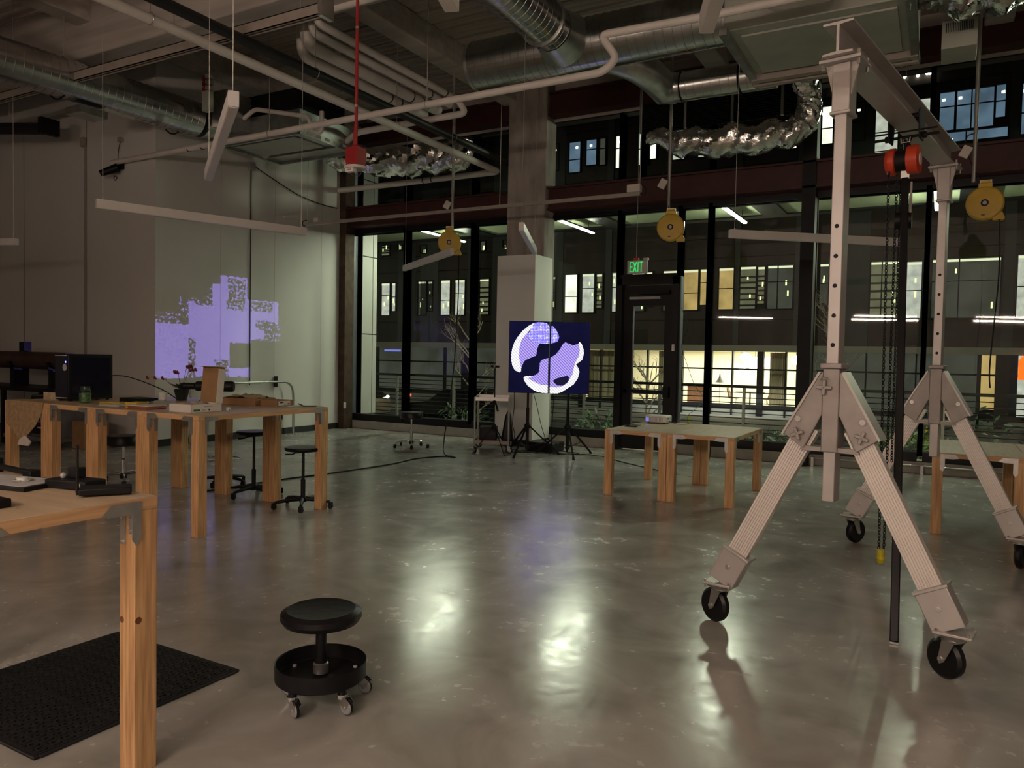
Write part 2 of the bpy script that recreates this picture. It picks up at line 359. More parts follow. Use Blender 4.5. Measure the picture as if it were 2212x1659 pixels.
edges_low = [(-10.84, -9.42), (-9.42, -7.83), (-7.83, -6.88), (-6.25, -4.87), (-3.81, -3.32), (-3.32, -1.80), (-1.80, -0.24), (-0.24, 1.32), (1.32, 2.88), (2.88, 4.44), (4.44, 6.0), (6.0, 7.9)]
def window(n, x0, x1, z0, z1):
    r = sroot('window_%d' % n); w_ = 0.05
    def mull(x):
        m_ = B().box(x-0.035, x+0.035, 12.27, 12.31, z0-0.05, z1+0.05).build('mullion_cap', 'frame_dark', r)
        B().box(x-0.028, x+0.028, 12.31, 12.47, z0-0.05, z1+0.05).build('mullion', 'frame_grey', r)  # grey against the dark cap: light on side faces put into the colour
    mull(x0); mull(x1)
    B().box(x0+.035, x1-.035, 12.28, 12.47, z0-0.135, z0).build('sill_rail', 'frame_dark', r)
    B().box(x0+.035, x1-.035, 12.28, 12.47, z1, z1+0.06).build('head_rail', 'frame_dark', r)
    B().box(x0+.03, x1-.03, 12.395, 12.41, z0+0.001, z1-0.001).build('pane', 'pane_glass', r)
    return r
k = 1
for x0, x1 in edges_low: window(k, x0, x1, 0.30, 4.02); k += 1
for x0, x1 in edges_low[:4]+[(-4.87, -4.5), (-4.5, -3.32)]+edges_low[5:]: window(k, x0, x1, 4.60, 5.70); k += 1
window(k, -4.87, -3.81, 2.98, 4.02); k += 1     # light above the door
# louvred panel in the upper bay
lv = thing('louver_panel', 'dark slatted louvre filling the upper window bay behind the foil duct', 'louver', (-3.25, 12.2, 4.95))
o_ = (3.25, -12.2, -4.95)
for zz in range(15):
    B().cbox((-3.25, 12.22, 5.32+zz*0.038), (2.5, 0.045, 0.010), (radians(35), 0, 0)).build('slat', 'black_steel', lv, loc=o_)
for xx in (-4.5, -3.75, -3.0, -2.25, -2.0): B().box(xx-.02, xx+.02, 12.17, 12.24, 5.30, 5.90).build('post', 'conduit', lv, loc=o_)
B().box(-4.5, -2.0, 12.25, 12.262, 5.30, 5.90).build('backing', 'black_steel', lv, loc=o_)
# ---- door
d = sroot('door_1')
B().box(-4.87, -4.78, 12.24, 12.48, 0, 2.92).build('door_jamb', 'frame_dark', d); B().box(-3.90, -3.80, 12.24, 12.48, 0, 2.92).build('door_jamb', 'frame_dark', d)
B().box(-4.87, -3.80, 12.24, 12.48, 2.80, 2.92).build('door_head', 'frame_dark', d)
lf = B().box(-4.77, -4.62, 12.33, 12.39, 0.02, 2.79).box(-4.05, -3.91, 12.33, 12.39, 0.02, 2.79).box(-4.62, -4.05, 12.33, 12.39, 2.45, 2.79).box(-4.62, -4.05, 12.33, 12.39, 0.02, 0.28).build('door_leaf', 'frame_dark', d)
B().box(-4.62, -4.05, 12.355, 12.365, 0.28, 2.45).build('door_pane', 'pane_glass', d)
B().box(-4.615, -4.60, 12.335, 12.385, 0.28, 2.45).build('glazing_bead', 'frame_grey', d)
B().box(-4.72, -3.95, 12.25, 12.30, 0.98, 1.04).box(-4.72, -4.66, 12.25, 12.33, 0.97, 1.05).box(-4.03, -3.93, 12.24, 12.33, 0.92, 1.10).build('panic_bar', 'black_steel', d)
B().box(-4.66, -4.12, 12.27, 12.33, 2.56, 2.60).build('closer_arm', 'grey_plastic', d); B().box(-4.50, -3.95, 12.24, 12.33, 2.64, 2.70).build('door_closer', 'black_steel', d)
B().cbox((-3.86, 12.23, 1.75), (0.045, 0.03, 0.11)).build('card_reader', 'white_plastic', d, 0.004)
# ================================================================ OUTSIDE
struct(B().box(-26, 14, 12.62, 14.3, -0.25, -0.02).build('terrace_deck', 'deck'))
struct(B().box(-90, 60, 14.3, 60, -1.5, -1.22).build('ground', 'asphalt'))
struct(B().box(-90, 60, 30.5, 38.2, -1.22, -1.10).build('pavement', 'paving', bevel=0.02))
struct(B().box(-90, 60, 14.3, 15.6, -1.22, -1.10).build('kerb', 'paving', bevel=0.02))
fin = sroot('wall_fin')
for z0, z1 in ((0.28, 1.96), (1.98, 3.60), (3.62, 5.2), (5.22, 6.6)):
    B().box(-11.2, -10.70, 12.50, 12.83, z0, z1).build('panel', 'white_panel', fin, 0.004); B().box(-11.2, -10.70, 12.845, 12.97, z0, z1).build('panel', 'white_panel', fin, 0.004)
B().box(-11.2, -10.715, 12.5, 12.95, -0.2, 6.6).build('core', 'black_steel', fin)
# canopy with recessed pale panels and linear lights
cn = thing('canopy', 'pale green soffit of the canopy outside the glass wall', 'canopy', (-3, 13.7, 4.3)); o_ = (3, -13.7, -4.3)
B().box(-14, 8, 12.6, 14.8, 4.30, 4.45).build('soffit_back', 'soffit', cn, loc=o_)
B().box(-14, 8, 14.8, 15.05, 4.27, 4.6).build('fascia', 'black_steel', cn, loc=o_)
for xx in (-12.9, -9.3, -6.15, -3.0, 0.15, 3.3): B().box(xx, xx+0.42, 12.6, 14.8, 4.26, 4.30).build('beam', 'black_steel', cn, loc=o_)
for k_, (xx, nm) in enumerate(((-9.45, 'leftmost bright light strip under the canopy, behind the hanging yellow reel'), (-6.32, 'bright light strip under the canopy right of the concrete column'), (-3.27, 'bright light strip under the canopy above the pendant near the black steel column'), (-0.16, 'rightmost light strip under the canopy, mostly hidden behind the far gantry post'))):
    t = thing('canopy_light', nm, 'light', (xx, 13.55, 4.1), 0, 'light strips under the canopy')
    B().box(-0.04, 0.04, -0.95, 0.95, 0.02, 0.05).build('housing', 'black_steel', t); B().box(-0.03, 0.03, -0.94, 0.94, 0, 0.02).build('diffuser', 'strip_light', t)
    for yy in (-.7, .7): B().cyl((0, yy, .05), (0, yy, .27), .006, n=6).build('hanger', 'black_steel', t)
# guard rail
rl = thing('guard_rail', 'dark horizontal-bar guard railing along the terrace edge outside', 'railing', (-3, 13.6, 0)); o_ = (3, -13.6, 0)
B().box(-14, 8, 13.57, 13.63, 1.08, 1.13).build('top_rail', 'black_steel', rl, loc=o_)
br = B().cyl((-11, 0, 0), (11, 0, 0), 0.009, n=6).build('bar', 'black_steel', rl); br.location = (0, 0, 0.10)
for i in range(1, 11): dup_part(br, rl, (0, 0, 0.10+i*0.09))
ps = B().box(-0.022, 0.022, -0.03, 0.03, -0.02, 1.08).build('post', 'conduit', rl); ps.location = (-10.6+3, 0, 0)
for i in range(1, 12): dup_part(ps, rl, (-10.6+3+i*1.52, 0, 0))
# shrubs and bare trees
def shrub(x, y, z, r, h, label, mat='leaf_dark', n=160, seed=1, group='shrubs outside the glass'):
    rnd = random.Random(seed); t = thing('shrub', label, 'shrub', (x, y, z), 0, group); b = B(); st = B()
    for i in range(7):
        a = rnd.uniform(0, 2*pi); st.tube([(0, 0, 0), (r*.4*cos(a), r*.4*sin(a), h*.5), (r*.8*cos(a), r*.8*sin(a), h*rnd.uniform(.7, 1))], [.01, .007, .003], 5)
    for i in range(n):
        a = rnd.uniform(0, 2*pi); q = rnd.random()**.5; zz = h*rnd.uniform(.15, 1); rr = r*q*(1.1-.5*abs(zz/h-.5))
        R = T(rr*cos(a), rr*sin(a), zz) @ Euler((rnd.uniform(-1, 1), rnd.uniform(-1, 1), a)).to_matrix().to_4x4(); s_ = rnd.uniform(.05, .11)
        b.add([(0, 0, 0), (s_, -s_*.3, .01), (s_*2, 0, 0), (s_, s_*.3, .01)], [(0, 1, 2, 3)], R)
    tag(b.build('foliage', mat, t), kind='stuff'); st.build('stem', 'twig', t)
shrub(-5.55, 13.2, -0.02, .35, .55, 'low dark shrub outside the glass right of the concrete column', seed=2)
shrub(-8.6, 13.3, -0.02, .5, .5, 'low spreading shrub outside the glass behind the chrome stool', n=140, seed=3)
shrub(-2.6, 13.25, -0.02, .5, .35, 'low hedge clump outside the glass behind the projector table', seed=4)
shrub(0.35, 15.3, -1.1, .8, 1.9, 'tall dark bush outside beside the parked white car', n=320, seed=5)
shrub(-0.55, 13.2, -0.02, .45, .5, 'bright green shrub outside behind the gantry far leg', 'leaf_bright', 200, 6)
def tree(x, y, z, h, label, seed):
    rnd = random.Random(seed); t = thing('bare_tree', label, 'tree', (x, y, z), 0, 'bare street trees'); b = B()
    tr = [(0, 0, 0), (.03, .02, h*.3), (-.05, 0, h*.6), (.08, .03, h)]
    tk = B().tube(smooth_path(tr, 4), [.05-.045*i/12 for i in range(13)], 6).build('trunk', 'twig', t)
    def limb(p, d, L, r, lev):
        q = p+d*L; mid = p+d*(L*.5)+Vector((rnd.uniform(-.05, .05), rnd.uniform(-.05, .05), .03))
        b.tube([p, mid, q], [r, r*.75, r*.45], 5)
        if lev:
            for _ in range(3):
                dd = (d+Vector((rnd.uniform(-.7, .7), rnd.uniform(-.7, .7), rnd.uniform(0, .5)))).normalized(); limb(p+d*(L*rnd.uniform(.4, 1)), dd, L*.6, r*.5, lev-1)
    for i in range(9):
        a = rnd.uniform(0, 2*pi); z_ = h*rnd.uniform(.25, .85)
        limb(Vector((0, 0, z_)), Vector((cos(a)*.7, sin(a)*.7, .75)).normalized(), h*.2, .02, 2)
    b.build('branches', 'twig', t)
tree(-10.3, 16.2, -1.1, 3.6, 'bare branching tree outside behind the chrome stool', 11)
tree(-5.3, 15.2, -1.1, 2.6, 'small bare tree outside seen through the glass door', 12)
tree(-2.0, 18.4, -1.1, 4.2, 'bare tree outside seen beside the near gantry post', 13)
# ---- building across the street
bd = thing('office_building', 'dark office building across the street with lit windows', 'building', (-14, 38, -1.2)); o_ = (14, -38, 1.2)
B().box(-44, 22, 38.0, 38.5, 2.3, 19).build('wall', 'facade', bd, loc=o_)
B().box(-44, 22, 37.55, 38.5, 2.02, 2.32).build('band', 'band', bd, loc=o_)
for x0, x1 in ((-44, -31.2), (-29.6, -28.3), (-27.9, -26.6), (-24.5, -23.8), (-22.8, -19.9), (-19.6, -18.3), (-15.8, -15.45), (-9.0, -8.75), (-6.2, -5.2), (-4.6, -3.0), (2.1, 2.5)):
    B().box(x0, x1, 37.93, 38.0, 2.35, 16).build('panel', 'facade_grey', bd, loc=o_)
for zz in (3.55, 6.6, 7.55, 9.9, 11.0, 13.7): B().box(-44, 22, 37.95, 38.0, zz, zz+.05).build('joint', 'black_steel', bd, loc=o_)
WIN = [(-30.9, -30.23, 4.0, 6.0, 'w'), (-30.07, -29.78, 4.26, 5.99, 'w'), (-28.05, -27.43, 4.0, 6.03, 'd'), (-27.29, -26.98, 4.22, 6.01, 'w'), (-26.37, -25.7, 3.99, 6.03, 'w'), (-25.34, -24.65, 3.98, 6.03, 'w'), (-23.62, -22.99, 3.99, 6.03, 'o'),
 (-30.95, -30.29, 7.74, 8.84, 'o'), (-29.64, -29.31, 8.0, 8.54, 'o'), (-27.9, -27.48, 7.74, 8.19, 'd'), (-23.62, -23.3, 7.69, 8.2, 'd'), (-22.09, -21.76, 7.83, 8.17, 'o'),
 (-19.01, -18.72, 4.25, 6.01, 'd'), (-18.13, -17.4, 4.03, 6.07, 'l'), (-17.1, -16.4, 4.02, 6.09, 'w'), (-16.26, -15.94, 4.26, 6.06, 'o'), (-15.36, -15.04, 4.05, 6.08, 'w'), (-14.25, -13.59, 4.06, 6.08, 'd'), (-13.49, -13.16, 4.31, 6.06, 'd'), (-12.57, -11.86, 4.06, 6.09, 'd'), (-11.5, -10.77, 4.07, 6.09, 'y'), (-10.66, -10.35, 4.32, 6.09, 'y'), (-9.73, -9.03, 4.09, 6.11, 'y'), (-8.7, -7.97, 4.1, 6.14, 'o'), (-7.87, -7.56, 4.34, 6.11, 'o'), (-7.41, -6.27, 4.08, 6.14, 'd'), (-5.07, -4.71, 4.31, 6.13, 'd'), (-2.93, -1.82, 3.54, 6.12, 'o'), (-1.49, -0.92, 3.53, 6.05, 'w'), (-0.51, 1.99, 3.58, 6.12, 'd'), (2.59, 3.28, 3.56, 6.16, 'w'),
 (-19.01, -18.7, 11.81, 13.23, 'b'), (-18.05, -17.39, 11.6, 13.22, 'b'), (-17.04, -16.45, 11.89, 13.23, 'b'), (-16.26, -15.94, 11.83, 13.22, 'd'), (-15.34, -14.98, 11.56, 13.23, 'l'), (-14.08, -13.58, 11.59, 13.25, 'l'), (-13.46, -13.14, 11.84, 13.23, 'l'), (-12.26, -11.66, 11.67, 13.11, 'w'), (-10.95, -10.49, 11.65, 13.02, 'w'), (-6.84, -6.3, 11.58, 12.92, 'l'), (-5.3, -4.74, 11.61, 13.31, 'l'), (-4.0, -3.42, 11.62, 13.27, 'l'), (-2.96, -2.06, 10.95, 13.09, 'w'), (-1.43, -0.81, 10.99, 13.09, 'w'), (-0.47, 0.07, 11.61, 13.23, 'b'), (0.17, 1.5, 11.6, 13.23, 'b'), (1.58, 1.91, 11.92, 13.26, 'b'), (-0.44, 2.03, 11.10, 11.5, 'b'), (2.49, 3.01, 11.11, 13.18, 'b')]
PM = dict(w='pane_white', d='pane_dim', o='pane_olive', y='pane_warm', b='pane_blue', l='pane_light')
rw = random.Random(5)
for x0, x1, z0, z1, kd in WIN:
    f_ = B().box(x0-.05, x0, 37.86, 38.0, z0-.05, z1+.05).box(x1, x1+.05, 37.86, 38.0, z0-.05, z1+.05).box(x0, x1, 37.86, 38.0, z0-.05, z0).box(x0, x1, 37.86, 38.0, z1, z1+.05)
    if x1-x0 > 0.28 and z1-z0 > .9: zm = z0+(z1-z0)*rw.choice((.42, .5, .62)); f_.box(x0, x1, 37.88, 37.95, zm-.02, zm+.02)
    if x1-x0 > 0.9: xm = x0+(x1-x0)*.4; f_.box(xm-.025, xm+.025, 37.88, 37.95, z0, z1)
    f_ = f_.build('window', 'black_steel', bd, loc=o_, smooth=False)
    B().box(x0, x1, 37.96, 37.99, z0, z1).build('pane', PM[kd], f_)
    if kd == 'o' and z1-z0 > 1:
        sh_ = B()
        for q in range(6): zz = z0+.12+(z1-z0-.4)*q/6; sh_.box(x0, x1, 37.935, 37.957, zz, zz+.09)
        sh_.build('shelving', 'furniture_dark', f_)
    if z0 < 5 and kd in 'owdy': B().box(x0, x1, 37.93, 37.955, z1-.13, z1-.03).build('head_light', 'pane_head', f_)
    if kd in 'owd' and z0 < 9:
        for _ in range(2): xx = rw.uniform(x0+.04, x1-.12); zz = rw.uniform(z0+.05, z1-.5); B().box(xx, xx+.07, 37.93, 37.955, zz, zz+rw.uniform(.12, .3)).build('lamp', 'pane_lamp', f_)
    if kd in 'bl': xx = rw.uniform(x0, max(x1-.14, x0+.01)); B().box(xx, xx+.12, 37.93, 37.955, z1-.35, z1-.25).build('lamp', 'point_white', f_)
for xx, zz in ((-1.86, 14.14), (-1.36, 14.12), (-1.0, 14.16), (-.9, 14.15), (-4.55, 14.0)): B().ball((xx, 37.9, zz), .07, 8).build('wall_lamp', 'point_white', bd, loc=o_)
B().box(-30.6, -29.35, 37.9, 37.96, 1.74, 1.86).build('lit_sign', 'lens_blue', bd, loc=o_)
# ground floor: storefront mullions, side bays and the open lounge
for xx, ww in ((-31.2, .2), (-28.9, .3), (-26, .08), (-24.5, .5), (-22.0, .1), (-19.6, .5), (-17.0, .3), (-15.9, .06), (-14.3, .06), (-13.3, .06), (-11.55, .25), (-9.98, .06), (-8.95, .06), (-7.62, .30), (-6.45, .08), (-5.5, .4), (-3.0, .06), (-1.0, .06), (1.35, .12), (2.2, .5), (3.2, .3), (6, .4)):
    B().box(xx-ww/2, xx+ww/2, 37.8, 38.05, -1.1, 2.02).build('storefront_post', 'black_steel', bd, loc=o_)
B().box(-44, 22, 37.86, 37.95, 1.12, 1.20).build('storefront_rail', 'black_steel', bd, loc=o_)
B().box(-44, 22, 37.86, 37.98, -0.78, -0.55).build('storefront_sill', 'black_steel', bd, loc=o_)
B().box(-44, 22, 37.9, 38.05, -1.1, -0.78).build('plinth', 'white_panel', bd, loc=o_)
B().box(-44, -17.1, 38.05, 38.1, -.6, 2.02).build('drawn_blind', 'pane_dim', bd, loc=o_)
B().box(-5.3, 1.4, 38.05, 38.1, -.6, 2.02).build('drawn_blind', 'pane_dim', bd, loc=o_)
B().box(1.45, 2.0, 37.99, 38.04, -.3, 2.0).build('lit_curtain', 'pane_warm', bd, loc=o_)
B().box(2.75, 3.1, 37.96, 38.0, -1.0, 2.0).build('lit_column', 'pane_white', bd, loc=o_)
lo = sroot('wall_lounge')
B().box(-17.1, -5.3, 42.0, 42.1, -0.75, 2.05).build('back_wall', 'cream_wall', lo); B().box(-17.1, -5.3, 38.05, 42.0, -0.85, -0.75).build('lounge_floor', 'cream_wall', lo)
B().box(-17.1, -5.3, 38.5, 42.1, 2.05, 2.15).build('lounge_ceiling', 'cream_wall', lo); B().box(-17.2, -17.1, 38.05, 42.0, -.75, 2.05).build('side_wall', 'cream_wall', lo); B().box(-5.4, -5.3, 38.05, 42, -.75, 2.05).build('side_wall', 'cream_wall', lo)
area('lounge_glow', (-10.5, 40.2, 2.0), (-10.5, 40.2, 0), 8, 2, 330, (1.0, 0.93, 0.74))
area('plinth_glow', (-9.5, 37.2, -0.2), (-9.5, 37.9, -1.1), 8, 0.1, 60, (1, 1, .95))
for i, (xx, yy, zz, r_) in enumerate(((-8.7, 39.6, 1.75, .30), (-8.15, 39.2, 1.45, .42), (-7.5, 39.6, 1.5, .38), (-8.75, 38.9, 1.25, .22), (-6.3, 39.8, 1.65, .28), (-7.4, 40.4, 1.8, .26))):
    t = thing('globe_lamp', ('upper left', 'largest round', 'right-hand', 'lowest small', 'far right', 'highest rear')[i]+' glowing globe lamp in the lounge across the street', 'lamp', (xx, yy, zz), 0, 'globe lamps in the lounge across the street')
    B().ball((0, 0, 0), r_, 16, (1, 1, .8)).build('globe', 'lamp_globe', t); B().cyl((0, 0, r_*.8), (0, 0, 2.05-zz), .008, n=5).build('cord', 'black_steel', t)
t = thing('dining_table', 'dark round table in the lit lounge across the street', 'table', (-8.35, 39.2, -0.75)); B().lathe([(.7, .72), (.7, .76)], 24).build('top', 'furniture_dark', t); B().lathe([(.3, 0), (.04, .04), (.04, .72)], 12).build('pedestal', 'furniture_dark', t)
for i, (dx, lab) in enumerate(((-.75, 'tan shell chair left of the round table in the lounge across the street'), (.75, 'tan shell chair right of the round table in the lounge across the street'))):
    t = thing('lounge_chair', lab, 'chair', (-8.35+dx, 39.0, -0.75), 0, 'chairs in the lounge across the street'); s_ = 1 if dx < 0 else -1
    B().prism([(-.22, .42), (.22, .42), (.2, .46), (-.16, .48), (-.30, .95), (-.34, .94)], -.2, .2, (T(0, 0, 0) @ Matrix.Diagonal((s_, 1, 1, 1)) @ XZ)).build('shell', 'furniture_tan', t)
    for a, c_ in ((-.18, -.18), (.18, -.18), (-.18, .18), (.18, .18)): B().cyl((a*.5, c_*.5, .42), (a, c_, 0), .012, n=6).build('leg', 'black_steel', t)
t = thing('counter', 'brick-red counter in the lounge across the street', 'counter', (-11.0, 39.5, -0.75)); B().box(-.55, .55, -.3, .3, 0, 1.05).build('body', 'brick_red', t); B().box(-.6, .6, -.35, .35, 1.05, 1.1).build('top', 'furniture_dark', t)
t = thing('floor_lamp', 'dark cone floor lamp in the lounge across the street', 'lamp', (-9.75, 38.7, -0.75)); B().lathe([(.15, 0), (.15, .02), (.01, .03)], 12).build('base', 'black_steel', t); B().cyl((0, 0, .02), (0, 0, 1.3), .012, n=6).build('pole', 'black_steel', t); B().lathe([(.25, 1.2), (.08, 1.42), (.02, 1.65)], 14).build('shade', 'grey_plastic', t)
for i, (x0, x1, mt, lab) in enumerate(((-7.3, -6.5, 'curtain', 'pale curtain right of the globe lamps across the street'), (-12.9, -11.7, 'curtain', 'pale curtain left of the counter across the street'), (-16.9, -15.2, 'curtain', 'pale curtain beside the right-hand screen across the street'))):
    pts = [(x0+(x1-x0)*j/24, .05*sin(j*1.7)) for j in range(25)]; poly = pts+[(x, y+.02) for x, y in reversed(pts)]
    tag(B().prism(poly, -.7, 2.0).build('curtain', mt, loc=(0, 38.5, 0)), lab, 'curtain', 'curtains of the lounge across the street')
tag(B().prism([(2.72, 1.0), (3.25, 1.0), (3.25, 1.98), (2.85, 1.98), (2.72, 1.8)], 0, .08, XZ).build('neon_sign', 'neon_orange', loc=(0, 37.5, 0)), 'glowing orange sign on the building across the street at the right edge', 'sign')
# ---- street furniture
cr = thing('parked_car', 'pale parked car outside at the right edge of the photo', 'car', (2.7, 17.4, -1.22))
prof = [(-2.2, .35), (-2.2, .75), (-2.05, .92), (-1.15, 1.02), (-.45, 1.46), (.1, 1.54), (1.2, 1.52), (1.9, 1.15), (2.2, 1.05), (2.25, .35)]
B().prism(prof, -.86, .86, XZ).build('body', 'car_paint', cr, .05)
B().prism([(-1.0, 1.03), (-.42, 1.42), (.1, 1.48), (1.15, 1.47), (1.7, 1.14)], -.87, .87, XZ).build('side_glass', 'car_glass', cr)
B().prism([(-1.16, 1.03), (-.47, 1.46), (-.45, 1.47), (-1.12, 1.05)], -.72, .72, XZ @ T(-.02, .02, 0)).build('windscreen', 'car_glass', cr)
for sx in (-1.4, 1.4):
    for sy in (-.8, .8): B().cyl((sx, sy-.1, .33), (sx, sy+.1, .33), .33, n=18).build('wheel', 'rubber', cr)
for sy in (-.6, .6): B().cbox((-2.19, sy, .72), (.06, .3, .12)).build('headlight', 'white_plastic', cr)
for sy in (-.55, .55): B().bar((-.3, sy, 1.55), (1.2, sy, 1.57), .04, .04).build('roof_rail', 'black_steel', cr)
for i, (xx, yy, lab) in enumerate(((-2.5, 27.0, 'thin yellow delineator post on the street left of the chain'), (-.35, 27.0, 'thin yellow delineator post on the street right of the far gantry post'), (-7.6, 26.0, 'small yellow delineator post on the street below the lounge'))):
    t = thing('delineator_post', lab, 'post', (xx, yy, -1.22), 0, 'yellow street posts'); B().lathe([(.11, 0), (.11, .03), (.05, .06), (.045, .75), (.02, .85)], 12).build('tube', 'yellow_paint', t)
struct(B().box(-2.6, 0.0, 27.2, 27.5, -1.22, -1.21).build('kerb_marking', 'yellow_paint'))
for i, (xx, yy, lab) in enumerate(((-21.9, 24, 'dark parked car beyond the leftmost window bay with white headlights'), (-15.9, 24.5, 'dark parked car beyond the second window bay with a red tail light'))):
    t = thing('parked_car', lab, 'car', (xx, yy, -1.22), 0, 'dark cars parked on the street')
    B().prism(prof, -.86, .86, XZ).build('body', 'car_glass', t, .05)
    for sx in (-1.4, 1.4): B().cyl((sx, -.9, .33), (sx, .9, .33), .33, n=16).build('wheel', 'rubber', t)
    if i == 0:
        for sy in (-.6, .6): B().ball((2.24, sy, 1.05), .07, 8).build('headlight', 'point_white', t)
    else:
        for sy in (-.6,): B().ball((-2.1, sy, 1.2), .06, 8).build('tail_light', 'tail_red', t)
for i, (xx, yy, zz) in enumerate(((5.0, 22.0, 6.35), (-22, 24, 7.15))):
    t = thing('street_lamp', ('street lamp to the right of the glass wall', 'street lamp at the far left of the block')[i], 'lamp', (xx, yy+.6, -1.22), 0, 'street lamps')
    B().tube([(0, 0, 0), (0, 0, zz+1.0), (0, -.2, zz+1.25), (0, -.6, zz+1.3)], .05, 8).build('pole', 'black_steel', t); B().cbox((0, -.6, zz+1.32), (.25, .5, .08)).build('head', 'black_steel', t)
# ================================================================ GANTRY CRANE
gl = thing('gantry_crane', 'tall aluminium A-frame gantry crane on black wheels', 'gantry crane', (-0.266, 5.725, 0), radians(-10))
HL = 1.345; LEGA = atan2(.41, .82)
def ribbed(w_, d_, n=9):
    pts = []; st = w_/n
    for side in (1, -1):
        xs = range(n) if side == 1 else range(n-1, -1, -1)
        for i in xs:
            a = -w_/2+i*st; q = [(a, 0), (a+st*.3, 0), (a+st*.4, -.007), (a+st*.9, -.007)] if side == 1 else [(a+st*.9, 0), (a+st*.6, 0), (a+st*.5, -.007), (a+st*.0, -.007)]
            for x, dd in q: pts.append((x, side*(d_/2+dd)))
    return pts
leg_m = B().prism(ribbed(.118, .066), 0, 1.0)
def place(o, loc, rot): o.location = loc; o.rotation_euler = rot; return o
for fi, fy in enumerate((-HL, HL)):
    B().box(-.043, .043, fy-.062, fy+.062, 1.075, 1.52).build('post_sleeve', 'cast_grey', gl, .006)
    B().box(-.055, .055, fy-.072, fy+.072, 1.52, 1.548).build('collar', 'cast_grey', gl, .005)
    ps = B().box(-.031, .031, fy-.05, fy+.05, .81, 3.0).build('post', 'aluminium', gl, .004)
    for zz in (2.27, 2.113, 1.957, 1.80, 1.645): B().cyl((0, fy-.0515, zz), (0, fy-.047, zz), .0115, n=14).build('pin_hole', 'black_steel', ps)
    for s_ in (-1, 1):
        Mx = T(0, fy, 0) @ Matrix.Diagonal((s_, 1, 1, 1)) @ XZ
        B().prism([(.043, 1.50), (.06, 1.49), (.245, 1.16), (.135, 1.085), (.05, 1.26), (.043, 1.27)], -.055, .055, Mx).build('gusset', 'cast_grey', gl, .004)
        B().prism([(.043, 1.075), (.15, 1.075), (.14, 1.10), (.043, 1.10)], -.05, .05, Mx).build('brace', 'cast_grey', gl)
        B().bar((s_*.058, fy, 1.50), (s_*.25, fy, 1.155), .012, .13, (0, 1, 0)).build('gusset_flange', 'aluminium', gl)
        lg = MB(); lg.v = list(leg_m.v); lg.f = [list(f) for f in leg_m.f]; lo_ = lg.build('leg', 'leg_aluminium', gl)
        place(lo_, (s_*.565, fy, .31), (0, -s_*LEGA, 0))
        sk = B().box(-.078, .078, -.05, .05, -.03, .175).box(-.086, .086, -.058, .058, .165, .182).build('foot_socket', 'aluminium', gl, .004); place(sk, (s_*.577, fy, .285), (0, -s_*LEGA, 0))
        b_ = B().cyl((0, -.06, .08), (0, -.05, .08), .014, n=10).cyl((0, -.064, .08), (0, -.06, .08), .009, n=6).build('bolt', 'bolt', sk)
        B().box(s_*.605-.085, s_*.605+.085, fy-.075, fy+.075, .236, .25).build('foot_plate', 'aluminium', gl, .003)
        for dx in (-.07, .07):
            for dy in (-.06, .06): B().cyl((s_*.605+dx, fy+dy, .215), (s_*.605+dx, fy+dy, .262), .007, n=6).build('bolt', 'bolt', gl)
        cs = B().box(-.055, .055, -.055, .055, .218, .234).cyl((0, 0, .20), (0, 0, .22), .045, n=16).build('caster_plate', 'steel', gl); ang = {(0, -1): 160, (0, 1): 150, (1, -1): 65, (1, 1): 80}[(fi, s_)]
        place(cs, (s_*.605, fy, 0), (0, 0, radians(ang)))
        B().prism([(-.035, .205), (.035, .205), (.055, .09), (.045, .075), (.02, .09)], -.040, -.034, XZ).prism([(-.035, .205), (.035, .205), (.055, .09), (.045, .075), (.02, .09)], .034, .040, XZ).box(-.04, .04, -.04, .04, .198, .206).build('fork', 'steel', cs)
        B().lathe([(.018, -.03), (.06, -.026), (.085, -.028), (.1, -.014), (.1015, 0), (.1, .014), (.085, .028), (.06, .026), (.018, .03)], 28, (0, 0, 0), T(.04, 0, .1015) @ RX(pi/2)).build('wheel', 'rubber', cs)
        B().cyl((.04, -.046, .1015), (.04, .046, .1015), .012, n=10).build('axle', 'bolt', cs)
        B().cyl((s_*.165, fy-.068, 1.245), (s_*.165, fy-.055, 1.245), .016, n=14).build('pin', 'bolt', gl)
        if fi == 0:
            kx, kz = s_*.165, 1.165
            kb = B().bar((-.035, 0, 0), (.035, 0, 0), .014, .018).bar((0, 0, -.035), (0, 0, .035), .018, .014).cyl((0, 0, 0), (0, .03, 0), .01, n=8).build('star_knob', 'cast_grey', gl, .003); place(kb, (kx, fy-.075, kz), (0, s_*.35, 0))
    if fi == 0:
        kb = B().bar((-.04, 0, 0), (.04, 0, 0), .014, .018).bar((0, 0, -.04), (0, 0, .04), .018, .014).cyl((0, 0, 0), (0, .03, 0), .01, n=8).build('star_knob', 'cast_grey', gl, .003); place(kb, (-.028, fy-.082, 1.42), (0, .05, 0))
        B().tube([(-.028, fy-.07, 1.455), (-.04, fy-.1, 1.46), (-.025, fy-.12, 1.475), (-.005, fy-.1, 1.47)], .005, 6).build('hook_pin', 'bolt', gl)
    # head yoke
    B().box(-.045, .045, fy-.062, fy+.062, 2.86, 3.115).box(-.052, .052, fy-.07, fy+.07, 2.85, 2.868).build('yoke', 'aluminium', gl, .005)
    for s_ in (-1, 1): B().prism([(.045, 2.95), (.085, 3.115), (.045, 3.115)], -.01, .01, T(0, fy-.03, 0) @ Matrix.Diagonal((s_, 1, 1, 1)) @ XZ).build('yoke_rib', 'aluminium', gl)
    B().box(-.105, .105, fy-.10, fy+.10, 3.115, 3.133).build('saddle_plate', 'aluminium', gl, .003)
